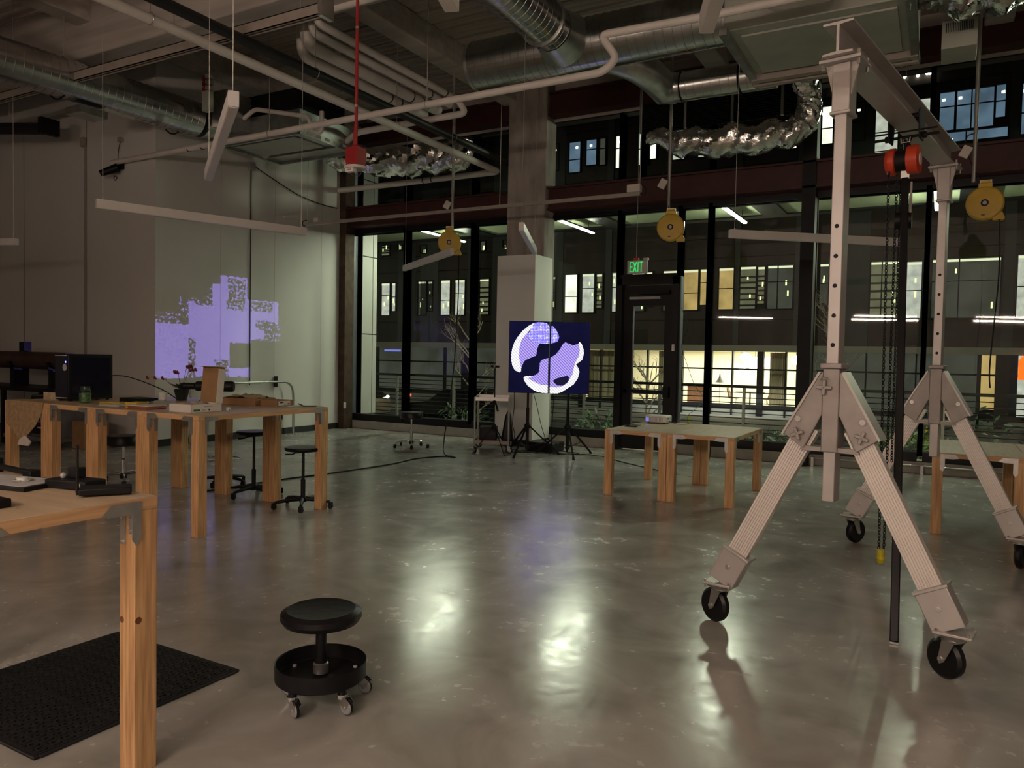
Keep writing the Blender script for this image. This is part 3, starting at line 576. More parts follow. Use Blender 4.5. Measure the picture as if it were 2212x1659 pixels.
    for dx in (-.088, .088):
        for dy in (-.08, .08): B().cyl((dx, fy+dy, 3.085), (dx, fy+dy, 3.16), .009, n=6).build('bolt', 'bolt', gl)
BZ = 3.134; bh = .165; fw = .15; y0, y1 = -HL-.14, HL+.16
ip = [(-fw/2, BZ), (fw/2, BZ), (fw/2, BZ+.010), (.007, BZ+.016), (.007, BZ+bh-.016), (fw/2, BZ+bh-.010), (fw/2, BZ+bh), (-fw/2, BZ+bh), (-fw/2, BZ+bh-.010), (-.007, BZ+bh-.016), (-.007, BZ+.016), (-fw/2, BZ+.010)]
B().prism(ip, -y1, -y0, XZ).build('i_beam', 'aluminium', gl)
# trolley + hoist hang on the beam (local y of the crane ~ 0)
AX = radians(-10)
tr = thing('beam_trolley', 'black push trolley clamped on the gantry beam', 'trolley', (-0.262, 5.72, 3.134), AX)
for s_ in (-1, 1):
    B().prism([(-.05, -.11), (.05, -.11), (.085, .06), (.05, .085), (-.05, .085), (-.085, .06)], s_*.092-.005, s_*.092+.005, YZ).build('side_plate', 'black_steel', tr)
    for yy in (-.045, .045): B().cyl((s_*.086, yy, .035), (s_*.03, yy, .035), .023, n=14).build('roller', 'black_steel', tr)
B().cyl((-.20, 0, -.08), (.20, 0, -.08), .010, n=8).cyl((-.19, -.01, -.045), (.19, -.01, -.045), .006, n=8).build('axle_bar', 'black_steel', tr)
for s_ in (-1, 1): B().cyl((s_*.10, 0, -.08), (s_*.125, 0, -.08), .022, n=8).build('lock_nut', 'black_steel', tr)
B().tube([(-.03, 0, -.08), (-.025, 0, -.115), (.025, 0, -.115), (.03, 0, -.08)], .009, 8).build('shackle', 'chrome', tr)
ho = thing('chain_hoist', 'orange-red manual chain hoist hanging under the beam trolley', 'hoist', (-0.262, 5.72, 2.90), AX)
HB = T(0, 0, 0) @ RY(pi/2)
B().lathe([(.02, -.115), (.075, -.11), (.088, -.09), (.088, -.055), (.07, -.05)], 28, (0, 0, 0), HB).build('gear_cover', 'orange_red', ho)
B().lathe([(.07, .015), (.092, .02), (.096, .05), (.092, .085), (.05, .09), (.02, .088)], 28, (0, 0, 0), HB).build('wheel_cover', 'orange_red', ho)
B().lathe([(.072, -.052), (.072, .016)], 24, (0, 0, 0), HB).build('core', 'black_steel', ho); B().lathe([(.04, .0905), (.036, .094), (.005, .094)], 20, (0, 0, 0), HB).build('rating_plate', 'white_plastic', ho)
B().cyl((0, 0, .07), (0, 0, .11), .012, n=8).tube([(0, -.0, .105), (.022, 0, .12), (.02, 0, .15), (0, 0, .158), (-.02, 0, .15)], .008, 7).build('top_hook', 'black_steel', ho)
B().tube([(-.02, 0, -.07), (0, 0, -.10), (.03, 0, -.075)], .006, 6).build('chain_guide', 'chrome', ho)
def chain(p0, p1, name, parent, link=.028, r=.0032):
    p0 = Vector(p0); p1 = Vector(p1); d = p1-p0; n = int(d.length/(link*.72)); b = B(); dn = d.normalized(); a0 = dn.orthogonal().normalized(); b0 = dn.cross(a0)
    for i in range(n):
        c_ = p0+dn*((i+.5)*d.length/n); s_ = a0 if i % 2 else b0; ring = []
        for k_ in range(8):
            t = 2*pi*k_/8; ring.append(c_+dn*(link*.5*cos(t))+s_*(link*.30*sin(t)))
        b.tube(ring, r, 4, True)
    return tag(b.build(name, 'black_steel', parent), kind='stuff')
chain((-.085, -.05, -.05), (-.062, -.05, -2.60), 'hand_chain', ho); chain((-.05, .02, -.07), (-.035, -.03, -2.60), 'hand_chain', ho)
chain((-.02, 0, -.09), (.0, -.06, -2.0), 'load_chain', ho, .024, .003)
B().lathe([(.018, -2.70), (.024, -2.69), (.026, -2.62), (.022, -2.60)], 16, (-.05, -.04, 0)).build('chain_bucket', 'yellow_tag', ho)
B().lathe([(.0275, -2.665), (.0275, -2.65)], 16, (-.05, -.04, 0)).build('bucket_band', 'yellow_paint', ho)
# black extrusion hung from the hoist, foot resting on the floor
pl = thing('black_pole', 'long black slotted pole hanging from the hoist down to the floor', 'pole', (-0.18, 4.70, 0))
top = Vector((-0.078, 1.02, 2.78)); foot = Vector((0, 0, .012))
B().bar(foot, top, .041, .041, (0, 1, 0)).build('extrusion', 'black_plastic', pl, .003)
dn = (top-foot).normalized(); ax = dn.cross(Vector((0, 1, 0))).normalized()
for s_ in (-1, 1):
    off = ax*(s_*.0215); B().bar(foot+off, top+off, .004, .010, (0, 1, 0)).build('slot', 'black_steel', pl)
B().cbox((0, 0, .008), (.043, .043, .012)).build('end_cap', 'steel', pl)
B().bar(top, top+Vector((0, 0, .06)), .05, .03).build('lifting_lug', 'steel', pl)
B().cyl(top+Vector((-.05, -.03, -.28)), top+Vector((.05, -.03, -.28)), .055, n=20).build('pulley', 'black_plastic', pl)
B().cyl(top+Vector((.04, -.03, -.03)), top+Vector((.04, -.06, -.28)), .008, n=8).build('cable_rod', 'wire', pl)
# ================================================================ WORK TABLES
def bracket_mb(sx, sy, H, th):
    """zinc corner bracket on leg at the sx,sy corner: plates on both outer faces"""
    b = B(); b.prism([(0, 0), (0, -.115), (-.035, -.13), (-.04, -.045), (-.10, -.045), (-.145, .0), (-.12, .022), (0, .022)], 0, .004, T(0, 0, 0))
    return b
def make_table(W, L, H, label, loc, rz=0, group=None, bolts=False, knots=()):
    t = thing('work_table', label, 'table', loc, rz, group); th = .045; x, y = W/2, L/2; lw = .089
    B().box(-x+.002, x-.002, -y+.002, y-.002, H-th+.004, H).build('tabletop', 'table_top', t, .002)
    e = B().box(-x, x, -y, -y+.038, H-th, H-.003).box(-x, x, y-.038, y, H-th, H-.003).box(-x, -x+.038, -y+.038, y-.038, H-th, H-.003).box(x-.038, x, -y+.038, y-.038, H-th, H-.003)
    e.build('edge_band', 'fir_edge', t)
    for sx in (-1, 1):
        for sy in (-1, 1):
            cx, cy_ = sx*(x-lw/2), sy*(y-lw/2)
            lg = B().box(cx-lw/2, cx+lw/2, cy_-lw/2, cy_+lw/2, 0, H-th).build('leg', 'fir_leg', t, .003)
            poly = [(0, .035), (-.02, .035), (-.115, .035), (-.15, 0), (-.10, -.008), (-.036, -.008), (-.036, -.10), (-.02, -.125), (0, -.105)]
            io = lw-.036+.012
            bx = B().prism(poly, 0, .003, T(sx*(x+.0005), sy*(y-io), H-th) @ Matrix.Diagonal((sx, sy, 1, 1)) @ YZ)
            bx.prism(poly, 0, .003, T(sx*(x-io), sy*(y+.0005), H-th) @ Matrix.Diagonal((sx, -sy, 1, 1)) @ XZ)
            for u0, u1, dz in ((-.036, -.016, .085), (.006, .036, .125)):
                bx.box(cx-sx*lw/2-.003, cx-sx*lw/2+.003, cy_+u0, cy_+u1, H-th-dz, H-th); bx.box(cx+u0, cx+u1, cy_-sy*lw/2-.003, cy_-sy*lw/2+.003, H-th-dz, H-th)
            bk = bx.build('corner_bracket', 'bracket_zinc', t, smooth=False)
            if bolts:
                for (u, v) in ((-.018, .018), (-.12, .014), (-.018, -.03), (-.018, -.085)):
                    px_, py_, pz_ = sx*(x+.003), sy*(y-io+u), H-th+v; B().cyl((px_, py_, pz_), (px_+sx*.006, py_, pz_), .006, n=8).build('bolt', 'bolt', bk)
                for (u, v) in ((-.026, -.03), (-.026, -.07), (.021, -.03), (.021, -.115)):
                    q0 = (cx-sx*lw/2-sx*.003, cy_+u, H-th+v); B().cyl(q0, (q0[0]-sx*.006, q0[1], q0[2]), .0055, n=8).build('bolt', 'bolt', bk)
                    q0 = (cx+u, cy_-sy*lw/2-sy*.003, H-th+v); B().cyl(q0, (q0[0], q0[1]-sy*.006, q0[2]), .0055, n=8).build('bolt', 'bolt', bk)
                if (sx, sy) == (1, -1):
                    B().cyl((cx+lw/2-.002, cy_-.03, .57), (cx+lw/2+.0006, cy_-.03, .57), .013, n=16).build('knot', 'knot', lg); B().cyl((cx-lw/2-.0006, cy_+.03, .565), (cx-lw/2+.002, cy_+.03, .565), .012, n=16).build('knot', 'knot', lg); B().cyl((cx-.03, cy_-lw/2-.0006, .57), (cx-.03, cy_-lw/2+.002, .57), .013, n=16).build('knot', 'knot', lg)
    return t
HT = 1.015; TW, TL = .725, 1.52
t0 = make_table(TW, TL, HT, 'tall wooden work table nearest the camera in the row, open white box on it', (-5.30-TW/2, 4.18+TL/2, 0), 0, 'tall tables in the row by the left wall')
lab = ['tall wooden work table second from the right end, papers on it', 'tall wooden work table third from the right end, black computer tower on it', 'tall wooden work table at the left end of the row with cloth hanging off it']
for i in range(3): copy_tree(t0, (-5.30-TW/2-(i+1)*(TW+.004), 4.18+TL/2, 0), 0, lab[i])
make_table(.73, 1.45, HT, 'tall wooden work table in the left foreground with zinc corner brackets', (-2.50-.725, 1.795-.365, 0), radians(90), None, True)
t1 = make_table(TW, 1.44, .75, 'low wooden table left of the pair with the projector on it', (-3.315+TW/2, 8.06+.72, 0), 0, 'low tables on the right of the room')
copy_tree(t1, (-3.315+TW*1.5+.004, 8.06+.72, 0), 0, 'low wooden table right of the pair, bare top, near the gantry')
copy_tree(t1, (-.05+TW/2, 7.98+.72, 0), 0, 'low wooden table behind the far gantry leg at the right edge')
copy_tree(t1, (-.05+TW*1.5+.004, 7.98+.72, 0), 0, 'low wooden table furthest right, cut off by the photo edge')
# ================================================================ STOOLS
def caster5(t, R, zc, mat='black_plastic', r=.028):
    pass
s = thing('rolling_stool', 'low black round stool with tray base on grey casters in the foreground', 'stool', (-2.375, 2.525, 0))
B().lathe([(.02, .345), (.10, .345), (.165, .355), (.178, .375), (.176, .398), (.15, .412), (.125, .407), (.001, .405)], 40).build('seat', 'black_vinyl', s)
B().lathe([(.026, .12), (.026, .20), (.024, .20), (.024, .35)], 18).build('column', 'black_plastic', s); B().lathe([(.034, .125), (.034, .165), (.027, .17)], 16).build('column_collar', 'steel', s)
B().lathe([(.001, .115), (.185, .115), (.193, .12), (.195, .175), (.200, .178), (.200, .172), (.199, .108), (.19, .10), (.001, .10)], 44).build('tray', 'black_plastic', s)
for k in range(5):
    a = radians(-72+k*72-16)
    cs = B().cyl((0, 0, .062), (0, 0, .105), .017, n=12).build('caster_stem', 'black_plastic', s); cs.location = (.178*cos(a), .178*sin(a), 0); cs.rotation_euler = (0, 0, radians(-20+15*k))
    B().cyl((0, 0, .066), (0, 0, .084), .022, n=10).prism([(-.022, .07), (.03, .078), (.055, .062), (.034, .03), (.022, .03)], -.016, -.013, XZ).prism([(-.022, .07), (.03, .078), (.055, .062), (.034, .03), (.022, .03)], .013, .016, XZ).build('fork', 'chrome', cs)
    B().lathe([(.006, -.011), (.026, -.011), (.032, -.007), (.0335, 0), (.032, .007), (.026, .011), (.006, .011)], 20, (0, 0, 0), T(.028, 0, .034) @ RX(pi/2)).build('wheel', 'caster_grey', cs)
    B().lathe([(.0335, -.006), (.0345, 0), (.0335, .006)], 20, (0, 0, 0), T(.028, 0, .034) @ RX(pi/2)).build('tyre', 'rubber', cs)
    B().cyl((.028, -.02, .034), (.028, .02, .034), .006, n=8).build('axle', 'bolt', cs)
for k in range(3):
    a = radians(60+k*120); B().cyl((.16*cos(a), .16*sin(a), .114), (.16*cos(a), .16*sin(a), .122), .009, n=8).build('tray_bolt', 'grey_plastic', s)
def task_stool(label, loc, rz, hs, base='black_plastic', seat_prof=None, ring=False, chrome=False, lever=True, group=None):
    t = thing('task_stool', label, 'stool', loc, rz, group)
    B().lathe(seat_prof or [(.02, hs-.045), (.12, hs-.045), (.175, hs-.035), (.185, hs-.018), (.178, hs-.002), (.15, hs), (.001, hs-.006)], 32).build('seat', 'black_vinyl', t)
    B().lathe([(.022, .08), (.024, .28), (.015, .29), (.014, hs-.06), (.03, hs-.045)], 16).build('column', 'chrome' if chrome else 'black_plastic', t)
    if lever: B().tube([(0, 0, hs-.055), (-.08, -.02, hs-.06), (-.10, -.025, hs-.075), (-.17, -.04, hs-.078)], .008, 6).build('lever', 'black_plastic', t)
    if ring: B().tube([(.20*cos(2*pi*i/28), .20*sin(2*pi*i/28), .30) for i in range(28)], .010, 8, True).build('foot_ring', 'chrome', t); B().bar((-.2, 0, .3), (.2, 0, .3), .012, .012).build('ring_spoke', 'chrome', t)
    B().lathe([(.035, .06), (.04, .10), (.03, .12)], 14).build('hub', 'black_plastic', t)
    for k in range(5):
        a = 2*pi*k/5; d = Vector((cos(a), sin(a), 0))
        if chrome: B().tube(smooth_path([d*.02+Vector((0, 0, .10)), d*.14+Vector((0, 0, .118)), d*.24+Vector((0, 0, .10)), d*.285+Vector((0, 0, .06))], 4), .012, 8).build('base_arm', 'chrome', t)
        else: B().tube([d*.02+Vector((0, 0, .09)), d*.15+Vector((0, 0, .085)), d*.27+Vector((0, 0, .07)), d*.285+Vector((0, 0, .055))], [.022, .019, .015, .013], 8).build('base_arm', 'black_plastic', t)
        c_ = B().cyl((0, -.014, 0), (0, -.002, 0), .026, n=14).cyl((0, .002, 0), (0, .014, 0), .026, n=14).box(-.02, .022, -.016, .016, .005, .04).build('caster', 'black_plastic', t, .002)
        c_.location = (d.x*.285, d.y*.285, .0265); c_.rotation_euler = (0, 0, a+1.1*k)
    return t
drum = lambda hs: [(.02, hs-.12), (.17, hs-.115), (.19, hs-.10), (.19, hs-.02), (.18, hs-.004), (.15, hs), (.001, hs)]
task_stool('black round stool under the right end of the tall tables', (-5.53, 5.60, 0), .4, .61, group='black task stools at the tall tables')
task_stool('taller black round stool between the second and third table legs', (-6.43, 5.78, 0), 1.0, .70, group='black task stools at the tall tables')
task_stool('black drafting stool with chrome foot ring half hidden behind table legs', (-7.25, 6.05, 0), .2, .86, ring=True, group='black task stools at the tall tables')
task_stool('black drum-seat stool with chrome base under the tall tables at left', (-8.2, 5.45, 0), .7, .56, seat_prof=drum(.56), chrome=True, lever=True)
task_stool('black drum-seat stool with chrome base standing alone by the window', (-7.68, 10.25, 0), .35, .60, seat_prof=drum(.60), chrome=True, lever=False)
# ================================================================ FLOOR MAT
mt = thing('rubber_mat', 'black perforated anti-fatigue rubber mat on the floor', 'mat', (-3.39, 2.06, 0))
nx = 17; st = .92/nx; b = B(); hs = st*.62
b.box(-.46, .46, -.46, .46, 0.0005, .004)
for i in range(nx+1):
    q = -.46+i*st; b.box(q-.006, q+.006, -.46, .46, .004, .014); b.box(-.46, .46, q-.006, q+.006, .004, .0138)
tag(b.build('grid', 'mat_rubber', mt, smooth=False), kind='stuff'); kn = B()
for i in range(nx):
    for j in range(nx): kn.lathe([(.021, .004), (.021, .016), (.012, .018), (.011, .006)], 8, (-.46+(i+.5)*st, -.46+(j+.5)*st, 0))
tag(kn.build('ring_studs', 'mat_rubber', mt), kind='stuff')
for (x0, x1, y0_, y1_) in ((-.475, .475, -.48, -.46), (-.475, .475, .46, .48), (-.48, -.46, -.46, .46), (.46, .48, -.46, .46)): B().box(x0, x1, y0_, y1_, .0005, .012).build('border', 'mat_rubber', mt, .003)
for q in (-.155, .155): B().box(-.46, .46, q-.008, q+.008, .004, .0175).build('seam', 'mat_rubber', mt)
# ================================================================ SCREENS
def screen_mat(name, col, strength, kind, scale):
    m = bpy.data.materials.new(name); m.use_nodes = True; nt = m.node_tree; nt.nodes.clear()
    out = nt.nodes.new('ShaderNodeOutputMaterial'); e = nt.nodes.new('ShaderNodeEmission'); tc = nt.nodes.new('ShaderNodeTexCoord')
    rp = nt.nodes.new('ShaderNodeValToRGB')
    if kind == 'dots':
        v = nt.nodes.new('ShaderNodeTexVoronoi'); v.inputs['Scale'].default_value = scale; v.inputs['Randomness'].default_value = 0.15
        nt.links.new(tc.outputs['Object'], v.inputs['Vector']); nt.links.new(v.outputs['Distance'], rp.inputs[0])
        rp.color_ramp.elements[0].position = .25; rp.color_ramp.elements[1].position = .62
        rp.color_ramp.elements[0].color = (1.0, .95, 1.0, 1); rp.color_ramp.elements[1].color = (.12, .10, .55, 1)
    else:
        wv = nt.nodes.new('ShaderNodeTexWave'); wv.bands_direction = 'DIAGONAL'; wv.inputs['Scale'].default_value = scale; wv.inputs['Distortion'].default_value = .6
        nt.links.new(tc.outputs['Object'], wv.inputs['Vector']); nt.links.new(wv.outputs['Fac'], rp.inputs[0])
        rp.color_ramp.elements[0].color = (*[c*.3 for c in col], 1); rp.color_ramp.elements[1].color = (*col, 1)
    nt.links.new(rp.outputs[0], e.inputs[0]); e.inputs[1].default_value = strength; nt.links.new(e.outputs[0], out.inputs[0]); MATS[name] = m
screen_mat('image_white', (.95, .93, 1.0), 1.9, 'wave', 14); screen_mat('image_violet', (.42, .32, 1.0), 1.5, 'wave', 14); screen_mat('image_dots', (1, 1, 1), 1.8, 'dots', 42)
EM('image_rim', (.92, .86, 1.0), 1.6); EM('image_back', (.016, .016, .075), .38, .3, 2); EM('image_hole', (.020, .018, .06), .6)
SW, SH = .632, 1.127                                              # one portrait display
RT = Vector((cos(YAW), sin(YAW), 0)); RPOS = Vector((-5.10, 10.88, 0)); LPOS = RPOS-RT*.637
def scr(px, py, side):    # picture coordinates -> local x,z of the display on that side
    u = (px-110)/1625*1.27; z = (1520-py)/1425*SH
    return (u-SW/2-.002, z) if side == 0 else (u-.637-SW/2, z)
SHAPES = {0: [('image_white', [(360, 1105), (320, 1112), (240, 1070), (190, 990), (165, 880), (162, 760), (180, 640), (220, 520), (290, 400), (380, 290), (500, 190), (600, 130), (560, 230), (470, 330), (360, 470), (320, 620), (315, 800), (350, 960), (365, 1040)]),
    ('image_violet', [(365, 1040), (350, 960), (315, 800), (320, 620), (360, 470), (470, 330), (500, 330), (490, 420), (560, 490), (680, 525), (720, 545), (700, 580), (680, 640), (670, 720), (655, 775), (560, 815), (450, 865), (410, 915), (385, 980)]),
    ('image_dots', [(600, 130), (690, 112), (790, 115), (870, 135), (915, 200), (920, 525), (840, 540), (740, 530), (680, 525), (560, 490), (490, 420), (500, 330), (560, 230)]),
    ('image_violet', [(500, 1230), (600, 1180), (690, 1140), (720, 1100), (735, 1000), (735, 930), (760, 870), (800, 850), (905, 815), (905, 1360), (760, 1350), (640, 1300), (560, 1260)]),
    ('image_white', [(415, 1215), (450, 1185), (600, 1180), (500, 1230), (560, 1260), (640, 1300), (760, 1350), (905, 1360), (905, 1515), (800, 1510), (690, 1490), (590, 1440), (500, 1370), (440, 1290)])],
 1: [('image_dots', [(950, 190), (975, 180), (1040, 250), (1085, 320), (1112, 400), (1085, 490), (1020, 510), (950, 525)]),
    ('image_violet', [(945, 815), (1060, 735), (1130, 640), (1190, 530), (1240, 500), (1330, 535), (1400, 555), (1450, 540), (1500, 520), (1530, 640), (1520, 760), (1440, 900), (1420, 1000), (1400, 1120), (1340, 1230), (1290, 1310), (1200, 1370), (1080, 1400), (945, 1390)]),
    ('image_white', [(1500, 520), (1520, 490), (1560, 520), (1600, 620), (1612, 720), (1580, 840), (1460, 935), (1520, 1030), (1530, 1090), (1500, 1210), (1420, 1330), (1300, 1410), (1200, 1480), (1100, 1515), (945, 1518), (945, 1390), (1080, 1400), (1200, 1370), (1290, 1310), (1340, 1230), (1400, 1120), (1420, 1000), (1440, 900), (1520, 760), (1530, 640)])]}
HOLE = [(1005, 1260), (1090, 1210), (1290, 1160), (1325, 1190), (1320, 1260), (1280, 1310), (1200, 1360), (1110, 1360), (1030, 1310)]
for side, pos in ((0, LPOS), (1, RPOS)):
    t = thing('portrait_display', ('left' if side == 0 else 'right')+'-hand portrait display of the pair showing violet dotted shapes', 'screen', (pos.x, pos.y, .985), YAW, 'pair of portrait displays on tripods')
    B().box(-SW/2, SW/2, -.03, .03, 0, SH).build('housing', 'black_plastic', t, .004)
    B().box(-SW/2+.008, SW/2-.008, -.0315, -.0305, .008, SH-.008).build('panel', 'image_back', t)
    for mt_, poly in SHAPES[side]:
        B().prism([scr(x, y, side) for x, y in poly], .0318, .0326, XZ).build('image_patch', mt_, t, smooth=False)
    if side == 1: B().prism([scr(x, y, 1) for x, y in HOLE], .0328, .0334, XZ).build('image_hole', 'image_hole', t, smooth=False)
    B().cbox((0, .05, SH*.5), (.25, .04, .3)).build('mount_bracket', 'black_steel', t)
    tp = thing('tripod_stand', 'black tripod stand carrying the '+('left' if side == 0 else 'right')+'-hand display', 'stand', (pos.x+.075*sin(-YAW)*-1*-1, pos.y+.075*cos(YAW), 0), YAW, 'tripod stands of the displays')
    B().cyl((0, 0, .06), (0, 0, 1.6), .018, n=12).build('pole', 'black_steel', tp); B().cyl((0, 0, .10), (0, 0, .75), .026, n=12).build('outer_tube', 'black_steel', tp)
    B().lathe([(.035, .42), (.05, .44), (.05, .48), (.03, .50)], 14).build('hub', 'black_plastic', tp); B().lathe([(.032, .1), (.032, .15)], 12).build('brace_collar', 'black_plastic', tp)
    for k in range(3):
        a = radians(-100+120*k)+(.3 if side else -.25); d_ = Vector((cos(a), sin(a), 0))
        B().bar(d_*.04+Vector((0, 0, .45)), d_*.50+Vector((0, 0, .03)), .024, .024).build('leg', 'black_steel', tp); B().bar(d_*.03+Vector((0, 0, .125)), d_*.30+Vector((0, 0, .21)), .016, .008).build('brace', 'black_steel', tp)
        B().cyl(d_*.49+Vector((0, 0, .04)), d_*.515+Vector((0, 0, .003)), .019, .021, n=10).build('rubber_foot', 'rubber', tp)
# cables under the displays
def cable(name, label, pts, r=.006, grp=None, n=6):
    return tag(B().tube(smooth_path(pts, n), r, 6).build(name, 'black_plastic'), label, 'cable', grp)
cable('display_cable', 'black cable hanging from the left display down to the floor', [(-5.88, 10.52, 1.0), (-5.86, 10.50, .8), (-5.9, 10.52, .5), (-5.88, 10.56, .3), (-5.97, 10.62, .05), (-5.9, 10.8, .008), (-5.6, 10.9, .008), (-5.3, 11.0, .008)], .006)
cable('display_cable', 'black cable hanging from the right display down to the floor', [(-5.35, 10.82, 1.0), (-5.34, 10.83, .8), (-5.37, 10.85, .3), (-5.36, 10.9, .05), (-5.3, 11.05, .008), (-4.9, 11.2, .008), (-4.5, 11.1, .008)], .006)
cable('display_cable', 'loose black cable looping beside the left display stand', [(-5.62, 10.66, 1.0), (-5.57, 10.70, .8), (-5.5, 10.72, .5), (-5.42, 10.78, .2), (-5.38, 10.82, .01), (-5.6, 10.95, .008), (-5.95, 10.8, .008), (-6.1, 10.6, .008)], .005)
for i, (cx_, cy_, r_) in enumerate(((-5.75, 10.95, .22), (-5.35, 11.15, .26), (-6.05, 10.85, .16))):
    pts = [(cx_+r_*(1+.25*sin(3*a))*cos(a), cy_+r_*(.7+.2*cos(2*a+i))*sin(a), .008+.004*(j % 3)) for j, a in enumerate([k*.42 for k in range(34)])]
    cable('coiled_cable', ('coiled black cable on the floor behind the left display stand', 'coiled black cable on the floor between the display stands', 'small coiled black cable on the floor behind the cart')[i], pts, .005, 'cable coils on the floor', 2)
tag(B().box(-5.95, -5.45, 11.05, 11.5, 0.001, .16).build('equipment_case', 'black_plastic', bevel=.02), 'black equipment case on the floor against the column casing', 'case')
# ================================================================ CART, CAMERA TRIPOD
ct = thing('utility_cart', 'grey two-shelf rolling cart beside the column casing', 'cart', (-6.40, 10.75, 0), radians(28))
w_, l_ = .27, .40
for sx in (-1, 1):
    for sy in (-1, 1):
        B().cyl((sx*w_, sy*l_, .14), (sx*w_, sy*l_, .90), .016, n=10).build('upright', 'steel', ct)
        cs = B().cyl((0, 0, .115), (0, 0, .14), .02, n=10).box(-.018, .03, -.022, -.018, .06, .12).box(-.018, .03, .018, .022, .06, .12).build('caster_fork', 'steel', ct); cs.location = (sx*w_, sy*l_, 0); cs.rotation_euler = (0, 0, .6*sx+.5*sy)
        B().lathe([(.02, -.014), (.05, -.014), (.058, 0), (.05, .014), (.02, .014)], 18, (0, 0, 0), T(.02, 0, .058) @ RX(pi/2)).build('wheel', 'rubber', cs); B().lathe([(.001, -.0155), (.028, -.0155), (.028, .0155), (.001, .0155)], 14, (0, 0, 0), T(.02, 0, .058) @ RX(pi/2)).build('wheel_hub', 'grey_plastic', cs)
for zz in (.15, .84): B().box(-w_, w_, -l_, l_, zz, zz+.012).box(-w_-.01, w_+.01, -l_-.01, -l_+.005, zz, zz+.06).box(-w_-.01, w_+.01, l_-.005, l_+.01, zz, zz+.06).box(-w_-.01, -w_+.005, -l_, l_, zz, zz+.06).box(w_-.005, w_+.01, -l_, l_, zz, zz+.06).build('shelf', 'rail_brown' if zz < .3 else 'steel', ct, .003)
tag(B().cbox((-6.46, 10.72, .29), (.28, .36, .22), (0, 0, radians(28))).build('storage_bin', 'black_plastic', bevel=.015), 'black bin on the lower shelf of the cart', 'bin')
tag(B().prism([(-.1, 0), (.1, 0), (.06, .42), (.0, .5), (-.04, .40)], -.14, .14, T(-6.22, 10.92, .168) @ RZ(radians(28)) @ XZ).build('backpack', 'black_vinyl', bevel=.03), 'black bag standing on the lower shelf of the cart', 'bag')
ctp = thing('camera_tripod', 'thin black tripod with a small camera in front of the cart', 'tripod', (-6.18, 10.42, 0))
B().cyl((0, 0, .35), (0, 0, 1.36), .011, n=10).build('pole', 'black_steel', ctp); B().lathe([(.02, .78), (.03, .80), (.03, .84), (.012, .86)], 12).build('clamp', 'black_plastic', ctp); B().lathe([(.022, .40), (.03, .42), (.03, .46), (.015, .48)], 12).build('hub', 'black_plastic', ctp)
for a in (-2.2, -.55, 1.4):
    d_ = Vector((cos(a), sin(a), 0)); B().cyl(d_*.02+Vector((0, 0, .44)), d_*.36+Vector((0, 0, .01)), .009, .007, n=8).build('leg', 'black_steel', ctp); B().bar(d_*.02+Vector((0, 0, .84)), d_*.10+Vector((0, 0, .68)), .012, .01).build('upper_strut', 'black_steel', ctp)
B().cbox((0, 0, 1.39), (.14, .04, .035)).build('camera_body', 'black_plastic', ctp, .006); B().cyl((0, -.03, 1.39), (0, -.019, 1.39), .013, n=12).build('lens', 'grey_plastic', ctp)
# ================================================================ PROJECTOR
PX, PY, PZ = -3.10, 9.30, .75
pj = thing('projector', 'small white projector on the low table with a violet glow at its grille', 'projector', (PX, PY, PZ), radians(0))
B().box(-.135, .135, -.125, .125, .012, .098).build('body', 'white_plastic', pj, .014)
for i in range(12): B().box(-.115+i*.018, -.105+i*.018, -.1275, -.1245, .03, .082).build('grille_slat', 'grey_plastic', pj)
B().box(-.125, -.085, -.1282, -.1262, .028, .07).build('glow_port', 'lens_blue', pj)
B().cyl((-.150, 0, .058), (-.130, 0, .058), .030, n=18).build('lens_barrel', 'black_plastic', pj); B().cyl((-.1525, 0, .058), (-.150, 0, .058), .022, n=16).build('lens', 'lens_blue', pj)
B().lathe([(.02, .098), (.018, .102)], 14, (.03, .0, 0)).build('button', 'grey_plastic', pj)
for sx in (-.1, .1):
    for sy in (-.09, .09): B().cyl((sx, sy, 0), (sx, sy, .013), .012, n=8).build('foot', 'rubber', pj)
for yy in (-.06, -.02): B().box(.1355, .138, yy-.012, yy+.012, .055, .07).build('port', 'ink', pj)
cable('projector_cable', 'black cable curving from the projector over the table', [(-2.96, 9.28, .78), (-2.9, 9.24, .77), (-2.82, 9.20, .757), (-2.74, 9.26, .757), (-2.74, 9.4, .757), (-2.78, 9.52, .757)], .004)
cable('projector_power_cable', 'thin black cable rising from the projector along the door mullion', [(-2.96, 9.33, .81), (-2.86, 9.5, .80), (-2.9, 10.6, 1.0), (-3.45, 12.1, 1.15), (-3.62, 12.2, 1.5), (-3.72, 12.23, 1.8), (-3.62, 12.23, 2.1), (-3.74, 12.23, 2.4)], .004)
cable('floor_cable', 'black cable on the floor running under the low tables', [(-4.5, 11.1, .008), (-4.16, 10.76, .008), (-3.6, 10.37, .008), (-3.3, 10.2, .008), (-2.75, 9.9, .02), (-2.55, 9.7, .3), (-2.5, 9.51, .76)], .007)
tag(B().box(-.075, .075, -.13, .13, 0, .010).build('tablet', 'tablet_glass', bevel=.004, loc=(-3.19, 8.62, .751)), 'black tablet lying flat on the low table in front of the projector', 'tablet')
bpy.data.objects['tablet'].rotation_euler = (0, 0, .15)
